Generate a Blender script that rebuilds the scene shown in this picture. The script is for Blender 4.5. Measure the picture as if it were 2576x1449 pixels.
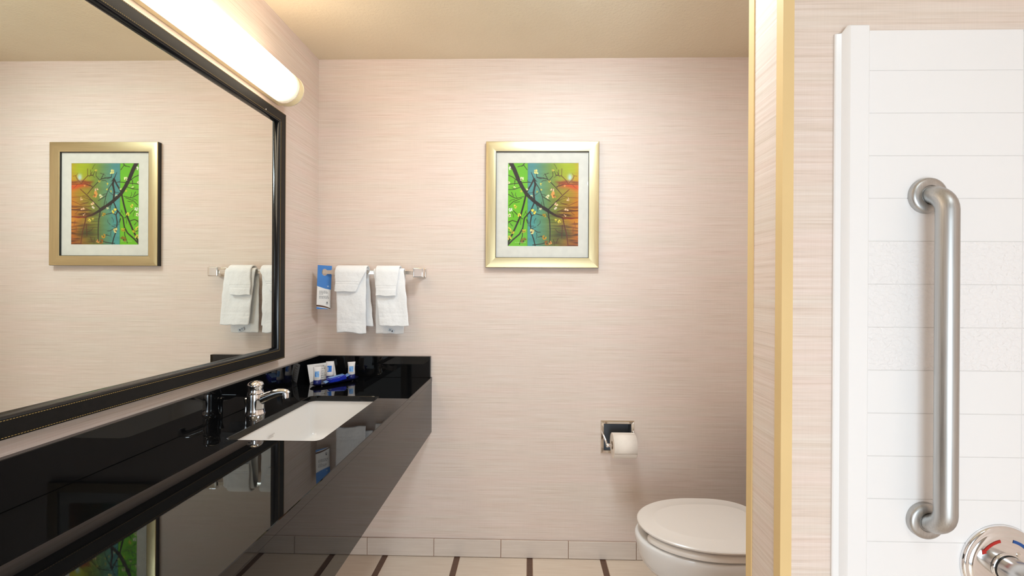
import bpy, bmesh, math, random
import numpy as np
from mathutils import Vector, Matrix, noise as mnoise

for o in list(bpy.data.objects):
    bpy.data.objects.remove(o, do_unlink=True)
SC = bpy.context.scene
COL = SC.collection
R = math.radians

# ------------------------------------------------------------------ camera
FPX, W, H = 1040.0, 2576.0, 1449.0
yaw, pitch, roll = 0.0206, -0.0003, 0.0057
cam_d = bpy.data.cameras.new('camera')
cam = bpy.data.objects.new('camera', cam_d)
COL.objects.link(cam)
cam_d.sensor_width = 36.0
cam_d.sensor_fit = 'HORIZONTAL'
cam_d.lens = FPX / W * 36.0
cam_d.shift_x = (W / 2 - 1309.3) / W
cam_d.shift_y = (721.0 - H / 2) / W
cam_d.clip_start = 0.02
_f = Vector((-math.sin(yaw) * math.cos(pitch), math.cos(yaw) * math.cos(pitch), math.sin(pitch)))
_r = Vector((math.cos(yaw), math.sin(yaw), 0))
_u = _r.cross(_f)
_r2 = _r * math.cos(roll) + _u * math.sin(roll)
_u2 = -_r * math.sin(roll) + _u * math.cos(roll)
cam.matrix_world = Matrix(((_r2.x, _u2.x, -_f.x, 0), (_r2.y, _u2.y, -_f.y, -2.06),
                           (_r2.z, _u2.z, -_f.z, 1.3479), (0, 0, 0, 1)))
SC.camera = cam

# ------------------------------------------------------------------ light
SC.view_settings.view_transform = 'Standard'
SC.view_settings.look = 'None'
SC.view_settings.gamma = 1.0
SC.view_settings.use_curve_mapping = False
SC.view_settings.exposure = 0.52
wd = bpy.data.worlds.new('world')
SC.world = wd
wd.use_nodes = True
wd.node_tree.nodes['Background'].inputs[0].default_value = (0.9, 0.95, 1.0, 1)
wd.node_tree.nodes['Background'].inputs[1].default_value = 0.5


def area(name, loc, rot, sx, sy, power, col):
    d = bpy.data.lights.new(name, 'AREA')
    d.shape = 'RECTANGLE'
    d.size, d.size_y, d.energy, d.color = sx, sy, power, col
    o = bpy.data.objects.new(name, d)
    COL.objects.link(o)
    o.location, o.rotation_euler = loc, rot
    return o


# added frontal fill from behind the camera, set at the unseen doorway
area('frontal_fill', (0.15, -3.36, 0.85), (R(90), 0, 0), 1.0, 1.35, 20, (0.78, 0.91, 1.0))
# two unseen ceiling lamps, added to even out the light, glow themselves
FILL_LAMP_COLOUR, FILL_LAMP_1, FILL_LAMP_2 = (0.75, 0.90, 1.0, 1), 35.0, 10.0
VANITY_COLOUR, VANITY_GLOW = (1.0, 0.84, 0.63, 1), 6.4

# ------------------------------------------------------------------ helpers
XL, ZC = -1.0633, 2.4839
XR = 1.22
YF = -3.40
ZT = 0.8927
YP1, YP2, XP = -1.2721, -1.1544, 0.4764


def link(o, parent=None):
    COL.objects.link(o)
    if parent is not None:
        o.parent = parent
        o.matrix_parent_inverse = Matrix.Translation(-parent.location) if parent.type == 'EMPTY' else Matrix()
    return o


def mk(name, verts, faces, mat, parent=None, smooth=True, angle=35):
    me = bpy.data.meshes.new(name)
    me.from_pydata([tuple(v) for v in verts], [], faces)
    me.validate()
    bm = bmesh.new()
    bm.from_mesh(me)
    bmesh.ops.remove_doubles(bm, verts=bm.verts, dist=1e-6)
    bmesh.ops.recalc_face_normals(bm, faces=bm.faces)
    bm.to_mesh(me)
    bm.free()
    return fin(name, me, mat, parent, smooth, angle)


def fin(name, me, mat, parent=None, smooth=True, angle=35):
    if smooth:
        me.polygons.foreach_set('use_smooth', [True] * len(me.polygons))
        me.set_sharp_from_angle(angle=R(angle))
    mats = mat if isinstance(mat, (list, tuple)) else [mat]
    for m in mats:
        me.materials.append(m)
    o = bpy.data.objects.new(name, me)
    return link(o, parent)


def box_geo(x0, x1, y0, y1, z0, z1):
    v = [(x0, y0, z0), (x1, y0, z0), (x1, y1, z0), (x0, y1, z0), (x0, y0, z1), (x1, y0, z1), (x1, y1, z1), (x0, y1, z1)]
    f = [(0, 3, 2, 1), (4, 5, 6, 7), (0, 1, 5, 4), (1, 2, 6, 5), (2, 3, 7, 6), (3, 0, 4, 7)]
    return v, f


def box_mesh(name, x0, x1, y0, y1, z0, z1, bev=0.0, seg=2):
    bm = bmesh.new()
    v, f = box_geo(x0, x1, y0, y1, z0, z1)
    vs = [bm.verts.new(p) for p in v]
    for q in f:
        bm.faces.new([vs[i] for i in q])
    if bev > 0:
        bmesh.ops.bevel(bm, geom=list(bm.edges), offset=bev, segments=seg, profile=0.6, affect='EDGES')
    bmesh.ops.recalc_face_normals(bm, faces=bm.faces)
    me = bpy.data.meshes.new(name)
    bm.to_mesh(me)
    bm.free()
    return me


def box(name, x0, x1, y0, y1, z0, z1, mat, parent=None, bev=0.0, seg=2):
    o = fin(name, box_mesh(name, x0, x1, y0, y1, z0, z1, bev, seg), mat, parent, angle=60)
    if bev > 0:
        wn(o)
    return o


def wn(o):
    w = o.modifiers.new('weighted_normals', 'WEIGHTED_NORMAL')
    w.keep_sharp = True
    w.weight = 100
    return o


def boxes(name, lst, mat, parent=None):
    V, Fc = [], []
    for b in lst:
        v, f = box_geo(*b)
        n = len(V)
        V += v
        Fc += [tuple(i + n for i in q) for q in f]
    return mk(name, V, Fc, mat, parent, smooth=False) if False else _raw(name, V, Fc, mat, parent)


def _raw(name, V, Fc, mat, parent=None, smooth=False):
    me = bpy.data.meshes.new(name)
    me.from_pydata([tuple(v) for v in V], [], Fc)
    me.update()
    return fin(name, me, mat, parent, smooth)


def loft(name, rings, mat, parent=None, cap0=True, cap1=True, closed=True, angle=35):
    n = len(rings[0])
    V = [p for r in rings for p in r]
    Fc = []
    for i in range(len(rings) - 1):
        for j in range(n if closed else n - 1):
            k = (j + 1) % n
            Fc.append((i * n + j, i * n + k, (i + 1) * n + k, (i + 1) * n + j))
    if cap0:
        Fc.append(tuple(reversed(range(n))))
    if cap1:
        Fc.append(tuple((len(rings) - 1) * n + j for j in range(n)))
    return mk(name, V, Fc, mat, parent, angle=angle)


def frame_of(axis):
    a = Vector(axis).normalized()
    t = Vector((0, 0, 1)) if abs(a.z) < 0.9 else Vector((1, 0, 0))
    u = a.cross(t).normalized()
    return a, u, a.cross(u).normalized()


def lathe(name, org, axis, prof, mat, parent=None, n=48, cap0=True, cap1=True, angle=35):
    """prof: list of (radius, distance along axis)."""
    a, u, w = frame_of(axis)
    o = Vector(org)
    rings = []
    for r, h in prof:
        r = max(r, 1e-5)
        rings.append([o + a * h + u * (r * math.cos(2 * math.pi * j / n)) + w * (r * math.sin(2 * math.pi * j / n)) for j in range(n)])
    return loft(name, rings, mat, parent, cap0, cap1, angle=angle)


def tube(name, pts, rad, mat, parent=None, n=20, sx=1.0, sy=1.0, up=(0, 0, 1)):
    pts = [Vector(p) for p in pts]
    rads = rad if isinstance(rad, (list, tuple)) else [rad] * len(pts)
    rings = []
    for i, p in enumerate(pts):
        t = (pts[min(i + 1, len(pts) - 1)] - pts[max(i - 1, 0)]).normalized()
        upv = Vector(up)
        s = t.cross(upv)
        if s.length < 1e-4:
            s = t.cross(Vector((1, 0, 0)))
        s.normalize()
        w = s.cross(t).normalized()
        rings.append([p + s * (rads[i] * sx * math.cos(2 * math.pi * j / n)) + w * (rads[i] * sy * math.sin(2 * math.pi * j / n)) for j in range(n)])
    return loft(name, rings, mat, parent)


def smooth_path(ctrl, m=10):
    c = [Vector(p) for p in ctrl]
    c = [c[0]] + c + [c[-1]]
    out = []
    for i in range(1, len(c) - 2):
        for k in range(m):
            t = k / m
            p0, p1, p2, p3 = c[i - 1], c[i], c[i + 1], c[i + 2]
            out.append(0.5 * ((2 * p1) + (-p0 + p2) * t + (2 * p0 - 5 * p1 + 4 * p2 - p3) * t * t + (-p0 + 3 * p1 - 3 * p2 + p3) * t ** 3))
    out.append(c[-2])
    return out


def thing(name, label, cat, loc=(0, 0, 0), group=None, kind=None):
    o = bpy.data.objects.new(name, None)
    o.empty_display_size = 0.05
    o.location = loc
    COL.objects.link(o)
    return tag(o, label, cat, group, kind)


def tag(o, label=None, cat=None, group=None, kind=None):
    if label: o['label'] = label
    if cat: o['category'] = cat
    if group: o['group'] = group
    if kind: o['kind'] = kind
    return o


def struct(o, label, cat):
    return tag(o, label, cat, None, 'structure')


def rrect(cx, cy, hx, hy, r, n=8):
    pts = []
    for qx, qy, a0 in ((1, 1, 0), (-1, 1, 90), (-1, -1, 180), (1, -1, 270)):
        for k in range(n + 1):
            a = R(a0 + 90 * k / n)
            pts.append((cx + qx * (hx - r) + r * math.cos(a), cy + qy * (hy - r) + r * math.sin(a)))
    return pts


def text_mesh(name, body, size, mat, mw, parent, extrude=0.0, align='LEFT'):
    cu = bpy.data.curves.new(name, 'FONT')
    cu.body, cu.size, cu.extrude, cu.align_x = body, size, extrude, align
    cu.resolution_u = 2
    t = bpy.data.objects.new(name + '_tmp', cu)
    COL.objects.link(t)
    bpy.context.view_layer.update()
    me = bpy.data.meshes.new_from_object(t.evaluated_get(bpy.context.evaluated_depsgraph_get()))
    bpy.data.objects.remove(t, do_unlink=True)
    me.transform(mw)
    me.name = name
    me.materials.clear()
    return fin(name, me, mat, parent, smooth=False)


def patch(name, mw, x0, x1, y0, y1, mat, parent, z=0.0):
    v = [mw @ Vector(p) for p in ((x0, y0, z), (x1, y0, z), (x1, y1, z), (x0, y1, z))]
    return _raw(name, v, [(0, 1, 2, 3)], mat, parent)


# ------------------------------------------------------------------ materials
def srgb(r, g, b):
    f = lambda c: (c / 255 / 12.92) if c / 255 <= 0.04045 else ((c / 255 + 0.055) / 1.055) ** 2.4
    return (f(r), f(g), f(b), 1)


def newmat(name):
    m = bpy.data.materials.new(name)
    m.use_nodes = True
    nt = m.node_tree
    return m, nt, nt.nodes['Principled BSDF']


def setp(b, **k):
    for n, v in k.items():
        b.inputs[n.replace('_', ' ')].default_value = v


def simple(name, col, rough=0.5, metal=0.0, var=0.04, scale=40.0, bump=0.0, bscale=200.0, spec=0.5, bdist=0.001):
    m, nt, b = newmat(name)
    setp(b, Roughness=rough, Metallic=metal)
    b.inputs['Specular IOR Level'].default_value = spec
    tc = nt.nodes.new('ShaderNodeTexCoord')
    nz = nt.nodes.new('ShaderNodeTexNoise')
    nz.inputs['Scale'].default_value = scale
    nz.inputs['Detail'].default_value = 3
    nt.links.new(tc.outputs['Object'], nz.inputs['Vector'])
    rp = nt.nodes.new('ShaderNodeValToRGB')
    rp.color_ramp.elements[0].position, rp.color_ramp.elements[1].position = 0.3, 0.7
    rp.color_ramp.elements[0].color = tuple(max(0, c * (1 - var)) for c in col[:3]) + (1,)
    rp.color_ramp.elements[1].color = tuple(min(1, c * (1 + var)) for c in col[:3]) + (1,)
    nt.links.new(nz.outputs['Fac'], rp.inputs['Fac'])
    nt.links.new(rp.outputs['Color'], b.inputs['Base Color'])
    if bump > 0:
        n2 = nt.nodes.new('ShaderNodeTexNoise')
        n2.inputs['Scale'].default_value = bscale
        n2.inputs['Detail'].default_value = 2
        nt.links.new(tc.outputs['Object'], n2.inputs['Vector'])
        bp = nt.nodes.new('ShaderNodeBump')
        bp.inputs['Strength'].default_value = bump
        bp.inputs['Distance'].default_value = bdist
        nt.links.new(n2.outputs['Fac'], bp.inputs['Height'])
        nt.links.new(bp.outputs['Normal'], b.inputs['Normal'])
    return m


def scaled_noise(nt, tc, sc, scale=1.0, detail=4, rough=0.55):
    mp = nt.nodes.new('ShaderNodeMapping')
    mp.inputs['Scale'].default_value = sc
    nz = nt.nodes.new('ShaderNodeTexNoise')
    nz.inputs['Scale'].default_value = scale
    nz.inputs['Detail'].default_value = detail
    nz.inputs['Roughness'].default_value = rough
    nt.links.new(tc.outputs['Object'], mp.inputs['Vector'])
    nt.links.new(mp.outputs['Vector'], nz.inputs['Vector'])
    return nz


def ramp(nt, stops):
    rp = nt.nodes.new('ShaderNodeValToRGB')
    el = rp.color_ramp.elements
    while len(el) < len(stops):
        el.new(0.5)
    for e, (p, c) in zip(el, stops):
        e.position, e.color = p, c
    return rp


def mixc(nt, a, b, fac, mode='MIX'):
    mx = nt.nodes.new('ShaderNodeMix')
    mx.data_type = 'RGBA'
    mx.blend_type = mode
    for s, val in (('A', a), ('B', b)):
        sock = [i for i in mx.inputs if i.name == s and i.type == 'RGBA'][0]
        if hasattr(val, 'is_linked') or hasattr(val, 'links'):
            nt.links.new(val, sock)
        else:
            sock.default_value = val
    if hasattr(fac, 'links'):
        nt.links.new(fac, mx.inputs[0])
    else:
        mx.inputs[0].default_value = fac
    return [o for o in mx.outputs if o.type == 'RGBA'][0]


def wallpaper():
    m, nt, b = newmat('grasscloth_wallpaper')
    tc = nt.nodes.new('ShaderNodeTexCoord')
    n1 = scaled_noise(nt, tc, (3.6, 3.6, 230), 1, 4, 0.6)
    n2 = scaled_noise(nt, tc, (11, 11, 620), 1, 3, 0.6)
    n3 = scaled_noise(nt, tc, (1.1, 1.1, 22), 1, 3, 0.5)
    n4 = scaled_noise(nt, tc, (520, 520, 10), 1, 2, 0.5)
    r1 = ramp(nt, [(0.26, srgb(215, 197, 184)), (0.42, srgb(227, 211, 200)), (0.58, srgb(232, 218, 209)), (0.74, srgb(238, 227, 219))])
    nt.links.new(n1.outputs['Fac'], r1.inputs['Fac'])
    r3 = ramp(nt, [(0.35, srgb(250, 248, 243)), (0.65, srgb(255, 247, 244))])
    nt.links.new(n3.outputs['Fac'], r3.inputs['Fac'])
    c = mixc(nt, r1.outputs['Color'], r3.outputs['Color'], 0.8, 'MULTIPLY')
    r2 = ramp(nt, [(0.28, (0.80, 0.78, 0.76, 1)), (0.50, (1, 1, 1, 1))])
    nt.links.new(n2.outputs['Fac'], r2.inputs['Fac'])
    c = mixc(nt, c, r2.outputs['Color'], 0.48, 'MULTIPLY')
    r4 = ramp(nt, [(0.35, (0.95, 0.95, 0.95, 1)), (0.6, (1, 1, 1, 1))])
    nt.links.new(n4.outputs['Fac'], r4.inputs['Fac'])
    c = mixc(nt, c, r4.outputs['Color'], 0.4, 'MULTIPLY')
    nt.links.new(c, b.inputs['Base Color'])
    setp(b, Roughness=0.62)
    b.inputs['Specular IOR Level'].default_value = 0.3
    bp = nt.nodes.new('ShaderNodeBump')
    bp.inputs['Strength'].default_value = 0.25
    bp.inputs['Distance'].default_value = 0.0006
    nt.links.new(n2.outputs['Fac'], bp.inputs['Height'])
    nt.links.new(bp.outputs['Normal'], b.inputs['Normal'])
    return m


def streak_tile(name, c0, c1, rough=0.35):
    m, nt, b = newmat(name)
    tc = nt.nodes.new('ShaderNodeTexCoord')
    n1 = scaled_noise(nt, tc, (6, 160, 160), 1, 4, 0.6)
    r1 = ramp(nt, [(0.3, c0), (0.7, c1)])
    nt.links.new(n1.outputs['Fac'], r1.inputs['Fac'])
    nt.links.new(r1.outputs['Color'], b.inputs['Base Color'])
    setp(b, Roughness=rough)
    return m


def granite():
    m, nt, b = newmat('polished_black_granite')
    tc = nt.nodes.new('ShaderNodeTexCoord')
    vo = nt.nodes.new('ShaderNodeTexVoronoi')
    vo.inputs['Scale'].default_value = 420
    nt.links.new(tc.outputs['Object'], vo.inputs['Vector'])
    rp = ramp(nt, [(0.0, (0.010, 0.010, 0.011, 1)), (0.25, (0.0035, 0.0035, 0.0038, 1))])
    nt.links.new(vo.outputs['Distance'], rp.inputs['Fac'])
    nt.links.new(rp.outputs['Color'], b.inputs['Base Color'])
    setp(b, Roughness=0.02, IOR=1.46)
    return m


def brushed(name, col, axis, rough=0.28, aniso=0.0):
    m, nt, b = newmat(name)
    tc = nt.nodes.new('ShaderNodeTexCoord')
    sc = {'x': (8, 700, 700), 'y': (700, 8, 700), 'z': (700, 700, 8)}[axis]
    n1 = scaled_noise(nt, tc, sc, 1, 3, 0.6)
    r1 = ramp(nt, [(0.3, tuple(c * 0.82 for c in col[:3]) + (1,)), (0.7, col)])
    nt.links.new(n1.outputs['Fac'], r1.inputs['Fac'])
    nt.links.new(r1.outputs['Color'], b.inputs['Base Color'])
    mr = nt.nodes.new('ShaderNodeMapRange')
    mr.inputs['To Min'].default_value, mr.inputs['To Max'].default_value = rough * 0.8, rough * 1.25
    nt.links.new(n1.outputs['Fac'], mr.inputs['Value'])
    nt.links.new(mr.outputs['Result'], b.inputs['Roughness'])
    setp(b, Metallic=1.0)
    return m


def ceiling_paint():
    m, nt, b = newmat('stippled_ceiling_paint')
    tc = nt.nodes.new('ShaderNodeTexCoord')
    n1 = scaled_noise(nt, tc, (1, 1, 1), 90, 4, 0.6)
    n2 = scaled_noise(nt, tc, (1, 1, 1), 3, 2, 0.5)
    r = ramp(nt, [(0.3, srgb(226, 210, 184)), (0.7, srgb(231, 216, 191))])
    nt.links.new(n2.outputs['Fac'], r.inputs['Fac'])
    nt.links.new(r.outputs['Color'], b.inputs['Base Color'])
    setp(b, Roughness=0.8)
    bp = nt.nodes.new('ShaderNodeBump')
    bp.inputs['Strength'].default_value = 0.55
    bp.inputs['Distance'].default_value = 0.004
    nt.links.new(n1.outputs['Fac'], bp.inputs['Height'])
    nt.links.new(bp.outputs['Normal'], b.inputs['Normal'])
    return m


def terry():
    m, nt, b = newmat('white_terry_cloth')
    tc = nt.nodes.new('ShaderNodeTexCoord')
    n1 = scaled_noise(nt, tc, (1, 1, 1), 900, 2, 0.6)
    n2 = scaled_noise(nt, tc, (1, 1, 1), 45, 3, 0.55)
    r = ramp(nt, [(0.25, srgb(232, 229, 228)), (0.6, srgb(248, 247, 247))])
    nt.links.new(n1.outputs['Fac'], r.inputs['Fac'])
    nt.links.new(r.outputs['Color'], b.inputs['Base Color'])
    setp(b, Roughness=0.95)
    b.inputs['Sheen Weight'].default_value = 0.25
    bp = nt.nodes.new('ShaderNodeBump')
    bp.inputs['Strength'].default_value = 0.5
    bp.inputs['Distance'].default_value = 0.0012
    nt.links.new(n1.outputs['Fac'], bp.inputs['Height'])
    b2 = nt.nodes.new('ShaderNodeBump')
    b2.inputs['Strength'].default_value = 0.5
    b2.inputs['Distance'].default_value = 0.005
    nt.links.new(n2.outputs['Fac'], b2.inputs['Height'])
    nt.links.new(bp.outputs['Normal'], b2.inputs['Normal'])
    nt.links.new(b2.outputs['Normal'], b.inputs['Normal'])
    return m


def wavy_tile():
    m, nt, b = newmat('rippled_white_surround')
    tc = nt.nodes.new('ShaderNodeTexCoord')
    n1 = scaled_noise(nt, tc, (120, 120, 165), 1, 1.5, 0.5)
    n1.inputs['Distortion'].default_value = 0.6
    setp(b, Roughness=0.28)
    b.inputs['Base Color'].default_value = srgb(240, 236, 235)
    bp = nt.nodes.new('ShaderNodeBump')
    bp.inputs['Strength'].default_value = 0.6
    bp.inputs['Distance'].default_value = 0.0042
    nt.links.new(n1.outputs['Fac'], bp.inputs['Height'])
    nt.links.new(bp.outputs['Normal'], b.inputs['Normal'])
    return m


def lamp_tube():
    """opal tube; the tube inside ends short of the end cap, so the glow fades over the last centimetres."""
    m, nt, b = newmat('lit_opal_diffuser')
    tc = nt.nodes.new('ShaderNodeTexCoord')
    sp = nt.nodes.new('ShaderNodeSeparateXYZ')
    nt.links.new(tc.outputs['Object'], sp.inputs['Vector'])
    mr = nt.nodes.new('ShaderNodeMapRange')
    mr.interpolation_type = 'SMOOTHSTEP'
    mr.inputs['From Min'].default_value, mr.inputs['From Max'].default_value = -0.360, -0.50
    mr.inputs['To Min'].default_value, mr.inputs['To Max'].default_value = 0.10, VANITY_GLOW
    nt.links.new(sp.outputs['Y'], mr.inputs['Value'])
    b.inputs['Base Color'].default_value = srgb(250, 240, 215)
    b.inputs['Emission Color'].default_value = VANITY_COLOUR
    nt.links.new(mr.outputs['Result'], b.inputs['Emission Strength'])
    setp(b, Roughness=0.3)
    return m


def pane_glass():
    m, nt, b = newmat('picture_glass')
    nt.nodes.remove(b)
    out = nt.nodes['Material Output']
    tr = nt.nodes.new('ShaderNodeBsdfTransparent')
    tr.inputs[0].default_value = (0.98, 0.985, 0.98, 1)
    gl = nt.nodes.new('ShaderNodeBsdfGlossy')
    gl.inputs['Roughness'].default_value = 0.02
    lw = nt.nodes.new('ShaderNodeLayerWeight')
    lw.inputs['Blend'].default_value = 0.5
    pw = nt.nodes.new('ShaderNodeMath')
    pw.operation = 'POWER'
    pw.inputs[1].default_value = 5.0
    nt.links.new(lw.outputs['Facing'], pw.inputs[0])
    fr = nt.nodes.new('ShaderNodeMath')
    fr.operation = 'MULTIPLY_ADD'
    fr.inputs[1].default_value, fr.inputs[2].default_value = 0.96, 0.022
    nt.links.new(pw.outputs[0], fr.inputs[0])
    mx = nt.nodes.new('ShaderNodeMixShader')
    nt.links.new(fr.outputs[0], mx.inputs[0])
    nt.links.new(tr.outputs[0], mx.inputs[1])
    nt.links.new(gl.outputs[0], mx.inputs[2])
    nt.links.new(mx.outputs[0], out.inputs['Surface'])
    return m


def print_mat():
    m, nt, b = newmat('printed_branches_artwork')
    at = nt.nodes.new('ShaderNodeAttribute')
    at.attribute_name = 'ink'
    nt.links.new(at.outputs['Color'], b.inputs['Base Color'])
    setp(b, Roughness=0.6)
    return m


M = {}
M['wall'] = wallpaper()
M['ceil'] = ceiling_paint()
M['granite'] = granite()
M['chrome'] = simple('polished_chrome', (0.86, 0.86, 0.87), 0.06, 1.0, 0.01)
M['steel'] = brushed('brushed_stainless_steel', (0.56, 0.55, 0.535, 1), 'z', 0.40)
M['nickel'] = simple('polished_nickel', (0.80, 0.76, 0.70), 0.10, 1.0, 0.02)
M['gold_h'] = brushed('brushed_champagne_gold_horizontal', srgb(226, 210, 166), 'x', 0.36)
M['gold_v'] = brushed('brushed_champagne_gold_vertical', srgb(226, 210, 166), 'z', 0.36)
M['black'] = simple('black_paint', (0.006, 0.006, 0.006), 0.35)
M['leather'] = simple('black_leather', (0.0065, 0.006, 0.0055), 0.46, 0, 0.2, 90, 0.3, 900, spec=0.28, bdist=0.0006)
M['lip'] = simple('black_lacquer', (0.006, 0.006, 0.007), 0.18)
M['stitch'] = simple('tan_thread', srgb(178, 146, 82), 0.8)
M['mirror'] = simple('mirror_silver', (0.86, 0.865, 0.80), 0.004, 1.0, 0.002)
M['guard'] = simple('tan_vinyl_corner_guard', srgb(226, 194, 138), 0.45, 0, 0.02, 8)
M['sur'] = simple('white_surround', srgb(240, 237, 236), 0.24, 0, 0.008, 3)
M['surwavy'] = wavy_tile()
M['joint'] = simple('surround_joint', srgb(226, 222, 219), 0.6)
M['porc'] = simple('vitreous_china', srgb(228, 224, 221), 0.12, 0, 0.008, 3)
M['seat'] = simple('toilet_seat_plastic', srgb(228, 219, 211), 0.26, 0, 0.008, 3)
M['sink'] = simple('sink_porcelain', srgb(238, 233, 229), 0.10, 0, 0.008, 3)
M['tile'] = streak_tile('beige_floor_tile', srgb(220, 200, 180), srgb(232, 215, 197))
M['basetile'] = streak_tile('beige_base_tile', srgb(212, 196, 183), srgb(224, 210, 198))
M['strip'] = streak_tile('brown_tile_strip', srgb(88, 62, 48), srgb(112, 82, 66))
M['grout'] = simple('brown_grout', srgb(158, 120, 96), 0.9)
M['terry'] = terry()
M['paper'] = simple('white_tissue', srgb(240, 228, 216), 0.9, 0, 0.02, 60, 0.3, 500)
M['card'] = simple('white_card', srgb(236, 232, 228), 0.7)
M['mat'] = simple('mat_board', srgb(224, 218, 209), 0.85)
M['print'] = print_mat()
M['glass'] = pane_glass()
M['cream'] = simple('cream_plastic', srgb(244, 226, 180), 0.3)
M['lamp'] = lamp_tube()
M['blue'] = simple('bright_blue_print', srgb(28, 112, 205), 0.5, 0, 0.15, 90)
M['ltblue'] = simple('pale_blue_print', srgb(128, 178, 232), 0.5, 0, 0.18, 120)
M['navy'] = simple('navy_cap_plastic', srgb(26, 36, 104), 0.25)
M['tray'] = simple('dark_blue_tray', srgb(30, 28, 62), 0.15)
M['wrap'] = simple('blue_foil_wrapper', srgb(10, 40, 170), 0.2, 0, 0.25, 60, 0.6, 90, bdist=0.003)
M['wraplt'] = simple('pale_blue_foil', srgb(120, 158, 214), 0.25, 0, 0.2, 60)
M['bottle'] = simple('white_bottle_plastic', srgb(238, 232, 230), 0.32)
M['ink'] = simple('grey_ink', srgb(70, 72, 78), 0.8)
M['inklt'] = simple('light_grey_ink', srgb(146, 140, 134), 0.8)
M['tagblue'] = simple('hang_tag_blue', srgb(62, 124, 196), 0.5, 0, 0.05, 20)
M['tagbrown'] = simple('hang_tag_brown', srgb(84, 46, 22), 0.5)
M['taggrey'] = simple('hang_tag_star', srgb(150, 180, 214), 0.6)
M['recess'] = simple('dark_grey_recess', srgb(98, 103, 110), 0.5)
M['red'] = simple('red_print', srgb(178, 30, 20), 0.5)
M['arrowblue'] = simple('blue_arrow_print', srgb(20, 74, 142), 0.5)
M['core'] = simple('cardboard_core', srgb(176, 150, 120), 0.9)
for k_, st_ in (('fill_dome1', FILL_LAMP_1), ('fill_dome2', FILL_LAMP_2)):
    M[k_] = simple('lit_opal_' + k_, srgb(245, 240, 230), 0.3)
    M[k_].node_tree.nodes['Principled BSDF'].inputs['Emission Color'].default_value = FILL_LAMP_COLOUR
    M[k_].node_tree.nodes['Principled BSDF'].inputs['Emission Strength'].default_value = st_
M['wallpaint'] = simple('front_wall_reflection_tone', srgb(164, 152, 140), 0.55)  # unseen front wall, its tone chosen for what chrome and glass reflect

# ------------------------------------------------------------------ structure
TPX0, TPX1, TPZ0, TPZ1 = 0.374, 0.511, 0.537, 0.671     # niche of the paper holder
wb = boxes('wall_back', [(XL - 0.1, TPX0, 0, 0.12, 0, ZC), (TPX1, XR + 0.1, 0, 0.12, 0, ZC),
                         (TPX0, TPX1, 0, 0.12, TPZ1, ZC), (TPX0, TPX1, 0, 0.12, 0, TPZ0), (TPX0, TPX1, 0.07, 0.12, TPZ0, TPZ1)], M['wall'])
struct(wb, 'beige grasscloth wall behind the framed picture and towels', 'wall')
wl = box('wall_left', XL - 0.1, XL, YF, 0, 0, ZC, M['wall'])
struct(wl, 'beige grasscloth wall behind the mirror and vanity', 'wall')
wr = box('wall_right', XR, XR + 0.1, YF, 0, 0, ZC, M['wall'])
struct(wr, 'beige wall behind the toilet tank and beside the shower', 'wall')
wf = boxes('wall_front', [(XL - 0.1, -0.40, YF - 0.1, YF, 0, ZC), (0.70, XR + 0.1, YF - 0.1, YF, 0, ZC), (-0.40, 0.70, YF - 0.1, YF, 2.2, ZC)], M['wallpaint'])
struct(wf, 'unseen greyish beige wall with an open doorway facing the picture, toned for reflections', 'wall')
wp = box('wall_partition', XP, XR, YP1, YP2, 0, ZC, M['wall'])
struct(wp, 'short wallpapered partition wall between toilet and shower', 'wall')
ce = box('ceiling', XL - 0.1, XR + 0.1, YF, 0.0, ZC, ZC + 0.1, M['ceil'])
struct(ce, 'tan stippled ceiling', 'ceiling')

# floor: grout bed with tiles and brown strips as parts
fl = box('floor', XL - 0.1, XR + 0.1, YF, 0.0, -0.08, -0.003, M['grout'])
struct(fl, 'beige tiled floor with narrow brown strips', 'floor')
PITX, TW, SW = 0.3612, 0.3335, 0.0245
tile_me = box_mesh('tile', 0.0015, TW - 0.0, 0.001, 0.3345, -0.006, 0.0, 0.0012, 1)
strip_me = box_mesh('tile_strip', 0, SW, 0.001, 0.3345, -0.006, 0.0005, 0.0010, 1)
for me, mt in ((tile_me, 'tile'), (strip_me, 'strip')):
    me.materials.append(M[mt])
for i in range(-2, 6):
    for j in range(10):
        xs = -0.7239 + PITX * i
        for nm, me, off, wdt in (('tile', tile_me, SW + 0.0012, TW), ('tile_strip', strip_me, 0, SW)):
            x0 = xs + off
            if x0 + wdt < XL + 0.01 or x0 > XR - 0.02:
                continue
            o = bpy.data.objects.new(nm, me)
            o.location = (x0, -0.337 * (j + 1), 0)
            link(o, fl)

# base tiles along the back wall
bb = box('baseboard_back', XL + 0.001, XR - 0.001, -0.007, 0.0, 0.001, 0.0855, M['grout'])
struct(bb, 'row of beige base tiles along the picture wall', 'baseboard')
BT = box_mesh('base_tile', 0.0014, 0.3331, -0.0115, -0.004, 0.003, 0.0872, 0.0015, 2)
BT.materials.append(M['basetile'])
x = -0.8014 - 0.3345
while x < XR - 0.05:
    if x < XL:
        box('base_tile', XL + 0.002, x + 0.3331, -0.0115, -0.004, 0.003, 0.0872, M['basetile'], bb, 0.0015)
    elif x + 0.3331 > XR - 0.002:
        box('base_tile', x + 0.0014, XR - 0.002, -0.0115, -0.004, 0.003, 0.0872, M['basetile'], bb, 0.0015)
    else:
        o = bpy.data.objects.new('base_tile', BT)
        o.location = (x, 0, 0)
        link(o, bb)
    x += 0.3345
bl = box('baseboard_left', XL, XL + 0.007, YF + 0.01, -0.013, 0.001, 0.0855, M['grout'])
struct(bl, 'row of beige base tiles under the vanity', 'baseboard')
BTL = box_mesh('base_tile_left', XL + 0.004, XL + 0.0115, 0.0014, 0.3331, 0.003, 0.0872, 0.0015, 2)
BTL.materials.append(M['basetile'])
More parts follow.
